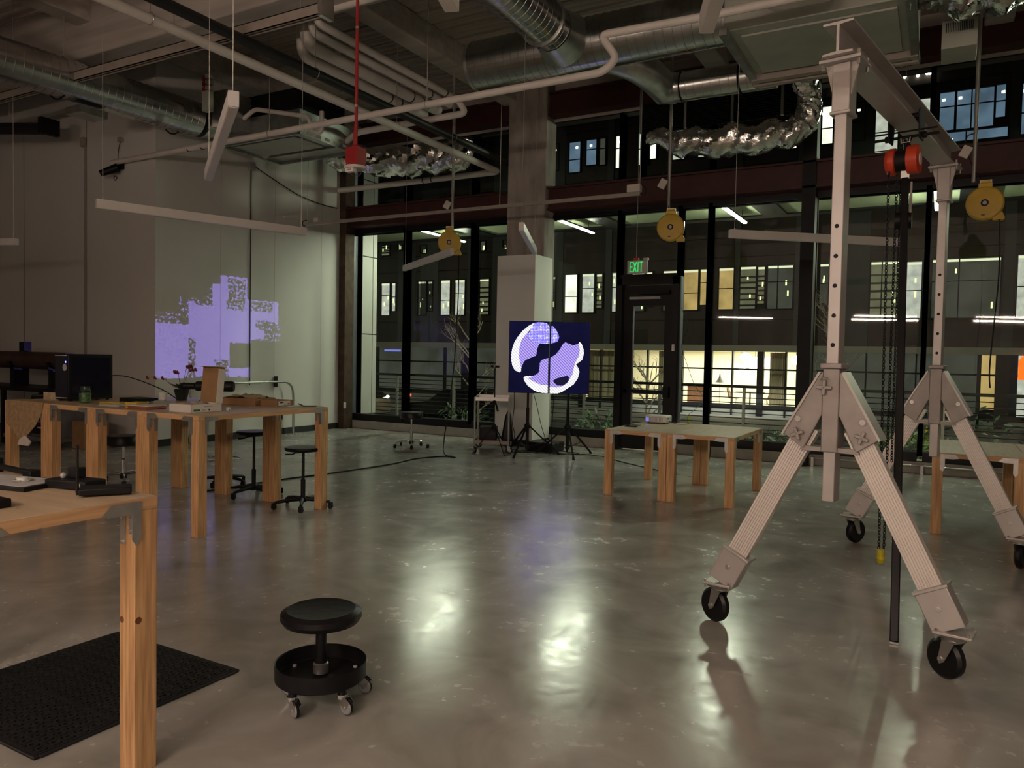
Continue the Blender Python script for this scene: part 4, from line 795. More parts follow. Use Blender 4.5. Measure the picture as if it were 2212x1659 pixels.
# projected picture: a real light in the projector lens with a drawn slide
ld = bpy.data.lights.new('projector_beam', 'SPOT'); ld.energy = 1700.0; ld.color = (1, 1, 1); ld.spot_size = radians(50); ld.spot_blend = 0.0; ld.shadow_soft_size = 0.004
lb = bpy.data.objects.new('projector_beam', ld); C.objects.link(lb); lb.location = (PX-.156, PY, PZ+.058)
lb.rotation_euler = (Vector((-1, -.03, .14))).to_track_quat('-Z', 'Z').to_euler()
ld.use_nodes = True; nt = ld.node_tree; nt.nodes.clear()
def nd(t_, **kw):
    n = nt.nodes.new(t_)
    for k_, v_ in kw.items(): setattr(n, k_, v_)
    return n
def mth(op, a, b_=None, c_=None):
    n = nd('ShaderNodeMath', operation=op)
    for i, q in enumerate((a, b_, c_)):
        if q is None: continue
        if isinstance(q, (int, float)): n.inputs[i].default_value = q
        else: nt.links.new(q, n.inputs[i])
    return n.outputs[0]
geo = nd('ShaderNodeNewGeometry'); sp = nd('ShaderNodeSeparateXYZ'); nt.links.new(geo.outputs['Incoming'], sp.inputs[0])
SGN = 1.0
ix = mth('ABSOLUTE', sp.outputs[0]); D_ = 10.88+PX-.156
wy = mth('MULTIPLY_ADD', mth('DIVIDE', sp.outputs[1], ix), SGN*D_, PY); wz = mth('MULTIPLY_ADD', mth('DIVIDE', sp.outputs[2], ix), SGN*D_, PZ+.058)
def rect(y0, y1, z0, z1):
    a = mth('MULTIPLY', mth('GREATER_THAN', wy2, y0), mth('LESS_THAN', wy2, y1)); b_ = mth('MULTIPLY', mth('GREATER_THAN', wz2, z0), mth('LESS_THAN', wz2, z1)); return mth('MULTIPLY', a, b_)
cmb = nd('ShaderNodeCombineXYZ'); nt.links.new(wy, cmb.inputs[0]); nt.links.new(wz, cmb.inputs[1])
nz = nd('ShaderNodeTexNoise'); nz.inputs['Scale'].default_value = 20; nz.inputs['Detail'].default_value = 3; nt.links.new(cmb.outputs[0], nz.inputs['Vector'])
nb = nd('ShaderNodeTexNoise'); nb.inputs['Scale'].default_value = 14; nb.inputs['Detail'].default_value = 2; nt.links.new(cmb.outputs[0], nb.inputs['Vector'])
wy2 = mth('MULTIPLY_ADD', mth('SUBTRACT', nb.outputs['Fac'], .5), .06, wy); wz2 = mth('MULTIPLY_ADD', mth('SUBTRACT', nb.outputs['Fac'], .5), .10, wz)
full = None
for r_ in ((6.0, 8.42, 1.10, 1.98), (8.38, 9.22, 1.10, 2.32), (8.40, 8.5, 2.3, 2.38), (9.02, 9.60, 2.30, 2.86), (9.2, 9.70, 1.70, 2.44), (9.6, 10.34, 2.06, 2.48), (9.6, 10.0, 1.78, 2.1), (9.21, 9.69, 1.10, 1.26), (8.85, 9.05, 2.3, 2.7)):
    q = rect(*r_); full = q if full is None else mth('MAXIMUM', full, q)
# speckled zones inside and at the ragged borders
spk = mth('GREATER_THAN', nz.outputs['Fac'], .53); spk2 = mth('GREATER_THAN', nz.outputs['Fac'], .46)
hol = None
for r_ in ((9.18, 9.56, 2.44, 2.82), (9.15, 9.55, 2.28, 2.44), (9.68, 10.2, 2.28, 2.46), (8.38, 8.52, 1.1, 1.75), (9.8, 10.3, 1.95, 2.12), (8.9, 9.2, 1.10, 1.4)):
    q = rect(*r_); hol = q if hol is None else mth('MAXIMUM', hol, q)
full = mth('MULTIPLY', full, mth('SUBTRACT', 1.0, mth('MULTIPLY', hol, mth('SUBTRACT', 1.0, spk))))
frg = mth('MAXIMUM', rect(6, 8.25, 1.98, 2.16), mth('MAXIMUM', rect(8.2, 9.05, 2.1, 2.42), mth('MAXIMUM', rect(9.7, 10.4, 1.75, 2.06), rect(8.75, 9.1, 2.4, 2.62))))
full = mth('MAXIMUM', full, mth('MULTIPLY', frg, mth('GREATER_THAN', nz.outputs['Fac'], .57)))
nf = nd('ShaderNodeTexNoise'); nf.inputs['Scale'].default_value = 30; nf.inputs['Detail'].default_value = 2; nt.links.new(cmb.outputs[0], nf.inputs['Vector'])
shade = nd('ShaderNodeValToRGB'); nt.links.new(nf.outputs['Fac'], shade.inputs[0]); shade.color_ramp.elements[0].position = .3; shade.color_ramp.elements[1].position = .7
shade.color_ramp.elements[0].color = (.20, .13, .72, 1); shade.color_ramp.elements[1].color = (.40, .31, 1.0, 1)
em = nd('ShaderNodeEmission'); PROJ = 1.0
nt.links.new(shade.outputs[0], em.inputs[0]); nt.links.new(mth('MULTIPLY', full, PROJ), em.inputs[1]); lo_ = nd('ShaderNodeOutputLight'); nt.links.new(em.outputs[0], lo_.inputs[0])
# ================================================================ THINGS ON THE TALL TABLES
Z = HT+.001
t = thing('computer_tower', 'black computer tower with a blue power light on the tall table', 'computer', (-7.72, 4.70, Z))
B().box(-.115, .115, -.235, .235, .015, .475).build('case', 'black_plastic', t, .008); B().box(-.108, .108, -.238, -.2355, .02, .47).build('front_panel', 'screen_off', t)
B().box(-.11, .10, -.239, -.2385, .455, .463).build('trim_strip', 'grey_plastic', t); B().box(-.11, .10, -.239, -.2385, .03, .038).build('trim_strip', 'grey_plastic', t)
B().box(.116, .118, -.20, .20, .05, .44).build('side_panel', 'screen_off', t); B().cyl((.075, -.2405, .395), (.075, -.238, .395), .010, n=10).build('power_light', 'led_blue', t)
B().lathe([(.001, 0), (.035, 0), (.035, .002)], 20, (0, 0, 0), T(.06, -.239, .34) @ RX(pi/2)).build('emblem', 'grey_plastic', t)
for sx in (-.09, .09):
    for sy in (-.19, .19): B().cyl((sx, sy, 0), (sx, sy, .016), .015, n=8).build('foot', 'rubber', t)
cable('tower_cable', 'black cable arching from the computer tower along the tall table', [(-7.7, 4.94, Z+.25), (-7.6, 5.1, Z+.24), (-7.35, 5.3, Z+.12), (-7.2, 5.4, Z+.01)], .006)
t = thing('glass_jar', 'glass jar of green matter on the tall table edge', 'jar', (-7.30, 4.45, Z))
B().lathe([(.045, .0), (.055, .01), (.055, .10), (.045, .125), (.043, .165), (.0415, .165), (.0435, .125), (.052, .10), (.052, .012), (.001, .010)], 22).build('glass', 'jar_glass', t); B().lathe([(.001, .012), (.050, .012), (.050, .095), (.02, .105), (.001, .10)], 18).build('contents', 'jar_green', t)
t = thing('orchid', 'potted orchid with dark red flowers on the tall table', 'plant', (-7.05, 5.35, Z))
B().lathe([(.05, 0), (.075, .10), (.08, .12), (.072, .12), (.06, .10), (.001, .10)], 18).build('pot', 'clay_pot', t); b = B(); fl = B(); lf_ = B()
for k_, (dx, dy, hh) in enumerate(((.02, .05, .36), (-.03, -.03, .30), (-.10, -.16, .24), (.10, .02, .33))):
    b.tube(smooth_path([(0, 0, .1), (dx*.4, dy*.4, hh*.6), (dx, dy, hh), (dx*1.7, dy*1.8, hh*1.02)], 4), .003, 5)
    for j in range(3): c_ = Vector((dx*(1+.35*j), dy*(1+.4*j), hh*(1.0+.01*j))); fl.ball(c_, .018, 8, (1, .5, 1.1)); fl.ball(c_+Vector((.015, 0, -.012)), .012, 8)
for k_ in range(5):
    a = k_*1.3; R = T(0, 0, .11) @ RZ(a) @ RY(-.5); lf_.add([(0, -.01, 0), (.07, -.028, .02), (.16, 0, .0), (.07, .028, .02)], [(0, 1, 2, 3)], R); lf_.add([(0, -.01, -.003), (.07, -.028, .017), (.16, 0, -.003), (.07, .028, .017)], [(3, 2, 1, 0)], R)
b.build('stem', 'twig', t); fl.build('flowers', 'petal', t); lf_.build('leaves', 'leaf_dark', t)
t = thing('spotting_scope', 'black spotting scope lying on the tall table behind the white box', 'scope', (-6.72, 5.45, Z))
Ms = T(0, 0, .16) @ RZ(radians(35)) @ RY(pi/2)
B().lathe([(.02, -.30), (.035, -.28), (.035, -.16), (.05, -.14), (.055, .02), (.045, .04), (.045, .10), (.055, .12), (.058, .22), (.05, .24), (.02, .24)], 22, (0, 0, 0), Ms).build('tube', 'black_plastic', t)
B().lathe([(.058, .05), (.062, .06), (.062, .09), (.058, .10)], 20, (0, 0, 0), Ms).build('focus_ring', 'steel', t)
for a in (0, 2.1, 4.2): B().cyl((0, 0, .11), (.11*cos(a), .11*sin(a), .005), .008, n=8).build('leg', 'black_steel', t)
t = thing('paper_cup', 'white paper cup on the tall table', 'cup', (-6.88, 5.0, Z)); B().lathe([(.030, 0), (.043, .10), (.045, .104), (.042, .104), (.029, .004), (.001, .004)], 20).build('cup', 'white_plastic', t)
rp_ = random.Random(3)
for i, (xx, yy, sx, sy, hh, mt_, lab_, a) in enumerate(((-6.25, 4.38, .26, .20, .035, 'paper_red', 'stack of dark red folders beside the white box', .1), (-6.45, 4.42, .12, .16, .05, 'paper_yellow', 'yellow packet lying on papers on the tall table', .3), (-6.75, 4.45, .30, .22, .012, 'paper', 'loose white sheets near the tall table edge', -.1), (-7.0, 4.55, .2, .14, .02, 'paper_yellow', 'yellow and red envelope left of the papers', .5), (-6.55, 4.72, .22, .25, .03, 'bubble', 'crumpled bubble wrap on the tall table', .2), (-7.05, 4.85, .3, .22, .05, 'black_plastic', 'black flat case behind the glass jar', 0))):
    t = thing('paper_stack' if i < 4 else ('bubble_wrap' if i == 4 else 'flat_case'), lab_, 'papers' if i < 4 else ('packaging' if i == 4 else 'case'), (xx, yy, Z), a)
    if i == 4:
        b = B(); N = 8
        vs_ = [(sx*(u/N-.5), sy*(v/N-.5), hh*(.6+1.6*rp_.random()*(1-abs(u/N-.5)*2))) for u in range(N+1) for v in range(N+1)]; b.add(vs_+[(x, y, 0) for x, y, z in vs_], [(u*(N+1)+v, (u+1)*(N+1)+v, (u+1)*(N+1)+v+1, u*(N+1)+v+1) for u in range(N) for v in range(N)]); b.build('wrap', mt_, t)
    else:
        nl = 1 if i == 5 else 4
        for j in range(nl): B().cbox((rp_.uniform(-.01, .01), rp_.uniform(-.01, .01), hh/nl*(j+.5)), (sx, sy, hh/nl*.94), (0, 0, rp_.uniform(-.12, .12) if nl > 1 else 0)).build('sheet' if i < 4 else 'shell', mt_ if (i != 0 or j < 3) else 'paper', t)
t = thing('mailer_box', 'open white mailer box with raised lid on the tall table', 'box', (-5.69, 4.46, Z), radians(3))
bx_, by_, bh_, tk = .135, .165, .072, .004
B().box(-bx_, bx_, -by_, by_, 0, tk).box(-bx_, -bx_+tk, -by_, by_, 0, bh_).box(bx_-tk, bx_, -by_, by_, 0, bh_).box(-bx_, bx_, -by_, -by_+tk, 0, bh_).box(-bx_, bx_, by_-tk, by_, 0, bh_).build('tray', 'box_white', t)
lid = B().box(-bx_, bx_, -.002, .002, 0, .33).build('lid', 'cardboard', t); lid.location = (0, by_+.003, bh_-.01); lid.rotation_euler = (radians(-6), 0, 0)
B().box(-bx_, bx_, .002, .004, 0, .33).build('lid_outer', 'box_white', lid); B().box(bx_, bx_+.003, -.07, .0, .01, .31).build('lid_flap', 'box_white', lid); B().box(-bx_, bx_, -.09, .0, .328, .331).build('tuck_flap', 'box_white', lid)
B().box(bx_, bx_+.0008, -.14, -.07, .012, .03).build('green_label', 'green_label', t)
for (y0_, y1_, z0_, z1_) in ((-.03, .06, .046, .056), (-.05, -.015, .014, .026), (.02, .035, .014, .03)): B().box(bx_, bx_+.0008, y0_, y1_, z0_, z1_).build('print', 'ink' if y0_ > 0 else 'grey_plastic', t)
b = B(); N = 8; vs_ = [(.24*(u/N-.5), .30*(v/N-.5), bh_-.03+.075*rp_.random()*(1-(abs(u/N-.5)+abs(v/N-.5)))) for u in range(N+1) for v in range(N+1)]; b.add(vs_, [(u*(N+1)+v, (u+1)*(N+1)+v, (u+1)*(N+1)+v+1, u*(N+1)+v+1) for u in range(N) for v in range(N)]); b.build('packing', 'bubble', t)
t = thing('carton_tray', 'flat brown carton topped with crumpled kraft paper on the tall table', 'box', (-6.12, 5.42, Z), radians(8))
B().box(-.22, .22, -.15, .15, 0, .07).build('carton', 'cardboard', t); b = B(); N = 9
vs_ = [(.40*(u/N-.5), .26*(v/N-.5), .071+.065*rp_.random()*(1-(abs(u/N-.5)+abs(v/N-.5)))) for u in range(N+1) for v in range(N+1)]; b.add(vs_, [(u*(N+1)+v, (u+1)*(N+1)+v, (u+1)*(N+1)+v+1, u*(N+1)+v+1) for u in range(N) for v in range(N)]); b.build('kraft_paper', 'kraft', t)
t = thing('shipping_carton', 'small brown carton with a white shipping label at the tall table end', 'box', (-5.80, 5.50, Z), radians(5))
B().box(-.11, .11, -.12, .12, 0, .055).build('carton', 'cardboard', t); B().box(.1105, .112, -.10, .07, .008, .05).build('shipping_label', 'box_white', t); B().box(.112, .1125, -.02, 0, .014, .022).box(.112, .1125, .03, .06, .014, .026).box(.112, .1125, -.08, -.03, .03, .042).build('label_print', 'ink', t); B().box(-.11, .14, .10, .124, .053, .056).build('flap', 'cardboard', t)
tag(B().cbox((-5.56, 5.50, Z+.006), (.13, .05, .010), (0, 0, 1.3)).build('white_strip', 'white_plastic'), 'thin white strip lying in front of the shipping carton', 'strip')
cable('table_cable', 'black cable and plug lying at the tall table far corner', [(-5.62, 5.62, Z+.02), (-5.55, 5.60, Z+.008), (-5.48, 5.55, Z+.008), (-5.42, 5.60, Z+.008), (-5.40, 5.64, Z+.008)], .006)
t = thing('dice_cube', 'small black and white cube beside the white mailer box', 'cube', (-5.58, 4.72, Z), .3); B().cbox((0, 0, .016), (.032, .032, .032)).build('cube', 'white_plastic', t, .003)
for dx, dz in ((.008, .024), (-.008, .008)): B().box(.0162, .0168, dx-.005, dx+.005, dz-.005, dz+.005).build('spot', 'ink', t)
t = thing('drop_cloth', 'tan cloth draped over the left end of the tall tables', 'cloth', (-7.85, 4.18, Z))
pts = [(-.33, 0), (.33, 0), (.30, -.1), (.20, -.22), (.05, -.33), (-.10, -.38), (-.20, -.30), (-.33, -.22)]
b = B().prism(pts, .004, .009, XZ); b.build('hanging_part', 'tan_cloth', t); B().box(-.33, .33, -.006, .18, .001, .006).build('flat_part', 'tan_cloth', t)
tag(B().prism([(-.09, 0), (.10, 0), (.14, .04), (.04, .10), (-.05, .06)], -.01, .01, T(-7.86, 4.165, HT-.43) @ XZ).build('white_rag', 'paper', bevel=.005), 'white rag hanging below the tan cloth at the table end', 'rag')
t = thing('open_carton', 'small open brown carton at the far left of the tall tables', 'box', (-8.0, 4.60, Z), .1); B().box(-.10, .10, -.08, .08, 0, .06).build('carton', 'cardboard', t); B().box(-.10, .10, -.10, -.08, .0, .075).build('flap', 'kraft', t)
# dark bench and stored things along the back wall
t = thing('machine_bench', 'dark bench against the back wall in the left shadow', 'bench', (-13.2, 7.0, 0))
B().box(-1.6, 1.5, -.35, .35, .86, .92).build('worktop', 'black_steel', t); B().box(-1.55, 1.45, -.32, .34, .10, .16).build('shelf', 'grey_bin', t)
for sx in (-1.5, 0, 1.4):
    for sy in (-.3, .3): B().box(sx-.03, sx+.03, sy-.03, sy+.03, 0, .86).build('leg', 'black_steel', t)
t = thing('brown_tube', 'large brown tube lying on cradles on the dark bench', 'tube', (-13.2, 7.0, .92)); B().cyl((-1.5, 0, .42), (1.3, 0, .42), .14, n=24).build('tube', 'brown_roll', t)
for xx in (-1.2, -.1, 1.0): B().box(xx-.06, xx+.06, -.12, .12, 0, .29).box(xx-.04, xx+.04, -.17, .17, .29, .40).build('cradle', 'black_steel', t)
B().box(.0, .14, -.06, .06, .56, .72).build('top_block', 'black_steel', t)
t = thing('drawer_cabinet', 'dark grey drawer cabinet under the dark bench', 'cabinet', (-12.1, 7.0, .16)); B().box(-.3, .3, -.3, .3, 0, .66).build('body', 'grey_bin', t, .01)
for zz in (.05, .26, .47): dw = B().box(-.28, .28, -.315, -.30, zz, zz+.17).build('drawer', 'black_plastic', t); B().box(-.08, .08, -.33, -.315, zz+.09, zz+.11).build('handle', 'white_plastic', dw)
tag(B().box(-11.75, -11.42, 6.95, 7.35, 0.001, .42).build('stored_carton', 'cardboard', bevel=.006), 'brown carton on the floor at the foot of the back wall', 'box')
# handrail on the left wall
hr = thing('wall_rail', 'bent grey metal rail in front of the left wall', 'rail', (-10.72, 9.4, 0)); pts = [(0, -1.2, 1.0), (0, 0, 1.0), (0, .85, 1.0), (0, 1.02, .98), (0, 1.13, .90), (0, 1.17, .75), (0, 1.18, .3), (0, 1.18, .0)]
B().tube(smooth_path(pts, 4), .021, 10).build('tube', 'galvanised', hr); B().box(-.14, -.12, .82, .90, .90, 1.10).build('strap', 'black_steel', hr); B().cyl((-.14, .86, 1.0), (0, .86, 1.0), .012, n=8).build('standoff', 'steel', hr); B().cyl((0, -1.1, 1.0), (0, -1.1, .0), .018, n=8).build('rear_leg', 'galvanised', hr)
# ================================================================ THINGS ON THE NEAR TABLE
t = thing('parts_tray', 'thin dark-framed panel with parts on it lying on the foreground table', 'panel', (-3.12, 1.62, Z), .2)
B().box(-.20, .17, -.10, .10, 0, .016).build('frame', 'black_plastic', t, .003); B().box(-.185, .155, -.088, .088, .016, .0175).build('surface', 'grey_plastic', t)
B().lathe([(.022, .0175), (.022, .028), (.001, .030)], 16, (.02, .02, 0)).build('cap', 'white_plastic', t); B().tube([(.04+.03*cos(a*.5), .03*sin(a*.5), .022) for a in range(12)], .004, 6).build('coil', 'wire', t)
t = thing('control_box', 'black control box with knob lying on the foreground table', 'box', (-2.87, 1.72, Z), .2)
B().box(-.11, .09, -.05, .05, 0, .035).build('case', 'black_plastic', t, .006); B().box(-.05, .0, .0, .04, .035, .075).build('block', 'black_plastic', t, .004); B().ball((.06, -.052, .02), .009, 8).build('button', 'white_plastic', t); B().ball((-.06, -.01, .045), .012, 8).build('knob', 'grey_plastic', t)
t = thing('wireless_router', 'flat black router with one tall antenna at the foreground table corner', 'router', (-2.66, 1.70, Z), radians(55))
B().box(-.085, .085, -.045, .045, .004, .03).build('body', 'black_plastic', t, .005); B().cyl((-.095, .0, .012), (-.082, 0, .012), .010, n=10).build('antenna_joint', 'black_plastic', t); B().cyl((-.092, 0, .01), (-.092, 0, .185), .006, .0045, n=8).build('antenna', 'black_plastic', t)
tag(B().box(-.05, .05, -.03, .03, 0, .03).build('power_adapter', 'black_plastic', bevel=.005, loc=(-2.74, 1.36, Z)), 'black adapter brick at the left edge of the foreground table', 'adapter')
t = thing('desk_arm', 'black folding arm lying across the back of the foreground table', 'arm', (-3.33, 1.74, Z), 0); B().bar((-.2, 0, .03), (.10, 0, .022), .022, .018).build('arm', 'black_steel', t); B().box(.08, .14, -.022, .022, 0, .035).build('head', 'black_plastic', t, .004); B().box(-.22, -.16, -.03, .03, 0, .06).build('base', 'black_plastic', t)
# ================================================================ OVERHEAD: PENDANT LIGHTS
FZ = 2.98
def pendant(label, a, b_, lit=False, h=.092, w_=.062, cat='light', grp='suspended linear lights'):
    a = Vector((*a, 0)); b_ = Vector((*b_, 0)); m_ = (a+b_)/2; L = (b_-a).length; rz = atan2((b_-a).y, (b_-a).x)
    t = thing('linear_pendant', label, cat, (m_.x, m_.y, FZ), rz, grp)
    B().box(-L/2, L/2, -w_/2, w_/2, 0, h).build('housing', 'fixture_white', t, .003)
    B().box(-L/2+.01, L/2-.01, -w_/2+.006, w_/2-.006, -.004, 0).build('diffuser', 'added_pendant_lit' if lit else 'fixture_white', t)
    for s_ in (-1, 1): B().cyl((s_*(L/2-.06), 0, h), (s_*(L/2-.06), 0, DECK-FZ), .0035, n=5).build('wire', 'wire', t); B().cyl((s_*(L/2-.06), 0, h), (s_*(L/2-.06), 0, h+.02), .008, n=8).build('gripper', 'steel', t)
    return t
pendant('unlit white linear pendant slanting away at upper left with its end towards the camera', (-3.66, 3.12), (-5.43, 4.37))
pendant('long unlit white linear pendant below the pipes at left', (-7.55, 4.72), (-6.83, 6.92))
pendant('unlit white linear pendant cut off by the left edge of the photo', (-13.4, 5.4), (-11.36, 5.95))
pendant('unlit white linear pendant behind the leftmost yellow reel', (-8.07, 10.5), (-6.12, 9.06))
pendant('unlit white linear pendant in front of the concrete column, violet underside', (-4.20, 7.60), (-5.0, 9.45))
pendant('long unlit white linear pendant behind the near gantry post', (-2.2, 8.98), (-.45, 10.42))
pendant('unlit white linear pendant cut off by the top edge above the ducts', (-.95, 3.36), (-.2, 1.55))
pendant('unlit white linear pendant with violet tip at the top centre edge', (-1.83, 2.68), (-1.2, .9))
LB = ('added lit warm pendant closest behind the camera', 'added lit warm pendant behind the camera on the right', 'added uplit warm pendant behind the camera on the left')
for k, (a, b_) in enumerate(ADDED_LIT):
    t = pendant(LB[k], a, b_, k not in UP_ONLY, grp='added lit pendants behind the camera'); L = (Vector((*b_, 0))-Vector((*a, 0))).length
    if k not in UP_ONLY: B().box(-L/2+.01, L/2-.01, -.045, .045, -.04, -.006).build('added_opal', 'added_pendant_lit', t, .01)
    B().box(-L/2+.1, L/2-.1, -.045, .045, .0925, .115).build('added_uplight', 'added_uplight_lit', t)  # upward glow added to lift the ceiling
# ================================================================ PIPES
def pipe(name, label, pts, r, mat='white_pipe', cat='pipe', grp=None, bands=(), hangers=(), bend=True):
    t = thing(name, label, cat, pts[0], 0, grp); o_ = tuple(-Vector(pts[0]))
    P = [Vector(p) for p in pts]; out = [P[0]]
    for i in range(1, len(P)-1):
        d0 = (P[i-1]-P[i]); d1 = (P[i+1]-P[i]); q = min(r*2.2, d0.length*.45, d1.length*.45); a = P[i]+d0.normalized()*q; c_ = P[i]+d1.normalized()*q
        for k_ in range(6): tt = k_/5; out.append(a*(1-tt)**2+P[i]*2*tt*(1-tt)+c_*tt*tt)
    out.append(P[-1]); B().tube(out, r, 14).build('run', mat, t, loc=o_)
    for p, q in bands: p = Vector(p); q = Vector(q).normalized(); B().cyl(p-q*.01, p+q*.01, r*1.06, n=14).build('joint_band', 'black_pipe', t, loc=o_)
    for p in hangers: p = Vector(p); B().cyl(p, (p.x, p.y, DECK), .006, n=5).build('hanger_rod', 'steel', t, loc=o_); B().tube([p+Vector((0, (r+.008)*cos(a*pi/6), (r+.008)*sin(a*pi/6))) if abs((P[1]-P[0]).x) > abs((P[1]-P[0]).y) else p+Vector(((r+.008)*cos(a*pi/6), 0, (r+.008)*sin(a*pi/6))) for a in range(12)], .005, 5, True).build('clevis', 'steel', t, loc=o_)
    return t
pipe('white_pipe', 'long white pipe running diagonally from the top left towards the column', [(-7.11, 1.0, 4.9), (-7.09, 11.95, 4.88), (-11.0, 11.95, 4.88)], .055, bands=[((-8.55, 11.95, 4.88), (1, 0, 0)), ((-8.75, 11.95, 4.88), (1, 0, 0))], hangers=[(-7.1, 5, 4.9), (-7.1, 9, 4.9)])
pipe('black_pipe', 'black pipe running beside the long diagonal white pipe', [(-6.98, 1.0, 5.06), (-6.96, 12.05, 5.04)], .06, 'black_pipe', hangers=[(-6.97, 4, 5.05), (-6.97, 7.2, 5.05), (-6.97, 10.3, 5.05)])
pipe('sprinkler_pipe', 'white sprinkler pipe crossing the room with a jog near the round duct', [(-11.9, 7.70, 4.58), (-3.28, 7.68, 4.62), (-3.12, 7.68, 4.74), (-3.32, 7.68, 5.02), (-2.2, 7.66, 4.98), (-1.0, 7.64, 4.98)], .042, bands=[((-10.0, 7.70, 4.585), (1, 0, 0)), ((-9.7, 7.70, 4.585), (1, 0, 0))], hangers=[(-8.3, 7.69, 4.59), (-5.6, 7.69, 4.6)])
pipe('white_pipe', 'white pipe loop dropping below the unit at the top edge', [(-1.62, 7.9, 6.3), (-1.62, 7.9, 5.05), (-1.0, 7.9, 5.05), (-1.0, 7.9, 6.3)], .05)
for i, (xx, zz, r_, y0_) in enumerate(((-7.72, 5.58, .075, 7.72), (-7.38, 5.58, .085, 7.45), (-7.08, 5.60, .055, 7.25), (-6.86, 5.62, .05, 7.1))):
    pipe('insulated_pipe', ('lowest and leftmost of the four insulated white pipes at upper centre', 'thickest of the four insulated white pipes at upper centre', 'third from left of the four insulated white pipes', 'topmost of the four insulated white pipes')[i], [(xx, y0_, 6.4), (xx, y0_, zz), (xx, 10.55-.1*i, zz)], r_, grp='bundle of insulated pipes', bands=[((xx, 9.6+.1*i, zz), (0, 1, 0)), ((xx, 9.85+.1*i, zz), (0, 1, 0))])
pipe('white_pipe', 'white header pipe joining the insulated pipes to the left unit', [(-6.55, 9.75, 5.45), (-6.40, 9.80, 5.22), (-8.5, 9.75, 5.18), (-8.75, 9.75, 5.05)], .05)
pipe('white_pipe', 'white pipe with elbows above the left ceiling unit', [(-9.9, 8.55, 5.2), (-9.6, 8.6, 5.38), (-8.55, 8.7, 5.15), (-8.5, 8.72, 4.92), (-8.3, 8.72, 4.88), (-8.3, 8.72, 5.2)], .035)
pipe('white_pipe', 'white pipe running to the right at the top centre edge', [(-6.4, 6.9, 5.62), (-4.6, 6.93, 5.64), (-1.0, 6.93, 5.64)], .05)
pipe('red_pipe', 'dark red sprinkler main near the top left corner', [(-13.5, 4.6, 5.9), (-9.0, 5.4, 5.9), (-8.0, 6.3, 5.9)], .05, 'red_paint')
pipe('black_conduit', 'short black conduit drop near the top centre', [(-8.2, 7.1, 6.3), (-8.2, 7.1, 5.75), (-9.3, 7.1, 5.75)], .03, 'black_pipe')
# strut track + rods
st_ = thing('strut_track', 'long grey steel strut track across the upper left with a hanger at its end', 'track', (-5.85, 6.17, 5.18)); o_ = (5.85, -6.17, -5.18)
B().box(-13.5, -5.82, 6.12, 6.13, 5.14, 5.26).box(-13.5, -5.82, 6.21, 6.22, 5.14, 5.26).box(-13.5, -5.82, 6.12, 6.22, 5.25, 5.26).box(-13.5, -5.82, 6.12, 6.15, 5.14, 5.15).box(-13.5, -5.82, 6.19, 6.22, 5.14, 5.15).build('channel', 'rail_brown', st_, loc=o_)
B().box(-5.86, -5.80, 6.08, 6.26, 5.10, 5.34).box(-5.86, -5.76, 6.10, 6.14, 5.28, 5.36).build('end_bracket', 'steel', st_, loc=o_)
for xx in (-12.4, -10.6, -8.3, -6.2): B().cyl((xx, 6.17, 5.26), (xx, 6.17, DECK), .008, n=6).build('rod', 'wire', st_, loc=o_)
B().tube([(-10.6, 6.17, 5.14), (-10.6, 6.17, 5.09), (-10.5, 6.17, 5.08)], .01, 6).build('hook', 'white_plastic', st_, loc=o_)
# power rail on cables
pr = thing('power_rail', 'thin grey power rail hung on rods in front of the upper windows', 'rail', (-7, 10.5, 3.93)); o_ = (7, -10.5, -3.93)
B().box(-10.35, -3.86, 10.475, 10.525, 3.90, 3.95).build('rail', 'rail_brown', pr, loc=o_); B().box(-4.05, -3.85, 10.45, 10.55, 3.95, 4.06).build('feed_box', 'paper', pr, loc=o_, bevel=.006); B().box(-10.15, -10.03, 10.46, 10.54, 3.95, 4.02).build('end_box', 'white_plastic', pr, loc=o_, bevel=.005)
for xx in (-10.32, -6.2, -3.87): B().cyl((xx, 10.5, 3.95), (xx, 10.5, DECK), .006, n=5).build('rod', 'wire', pr, loc=o_)
B().tube(smooth_path([(-3.86, 10.5, 3.92), (-3.80, 10.5, 3.90), (-3.78, 10.5, 3.98), (-3.84, 10.5, 4.05)], 4), .008, 6).build('feed_loop', 'black_plastic', pr, loc=o_)
B().tube(smooth_path([(-10.3, 10.5, 3.93), (-10.42, 10.5, 3.90), (-10.44, 10.5, 3.98), (-10.34, 10.5, 4.0)], 4), .008, 6).build('feed_loop', 'black_plastic', pr, loc=o_)
# ================================================================ DUCTS
def spiral(mb, p0, p1, r, pitch=.11):
    p0 = Vector(p0); p1 = Vector(p1); d = p1-p0; n = int(d.length/pitch); dn = d.normalized()
    pts = []; rr = []
    for i in range(n+1):
        c_ = p0+dn*min(i*pitch, d.length)
        pts += [c_, c_+dn*.003, c_+dn*.013, c_+dn*.016]; rr += [r, r*1.016, r*1.016, r]
    mb.tube(pts, rr, 32)
    return mb
D = thing('round_duct', 'long spiral round duct running along the upper left with a square grille', 'duct', (-10.6, 5.5, 5.2)); o_ = (10.6, -5.5, -5.2)
spiral(B(), (-10.75, 2.0, 5.22), (-10.45, 8.25, 5.22), .27).build('shell', 'spiral_duct', D, loc=o_)
B().lathe([(.27, 0), (.27, .05), (.14, .55)], 28, (0, 0, 0), T(-10.45, 8.25, 5.22) @ RX(-pi/2)).build('taper', 'galvanised', D, loc=o_)
gr = B().cbox((-10.40, 6.9, 5.08), (.06, .46, .36), (0, radians(35), 0)).build('grille_frame', 'unit_white', D, loc=o_, bevel=.006)
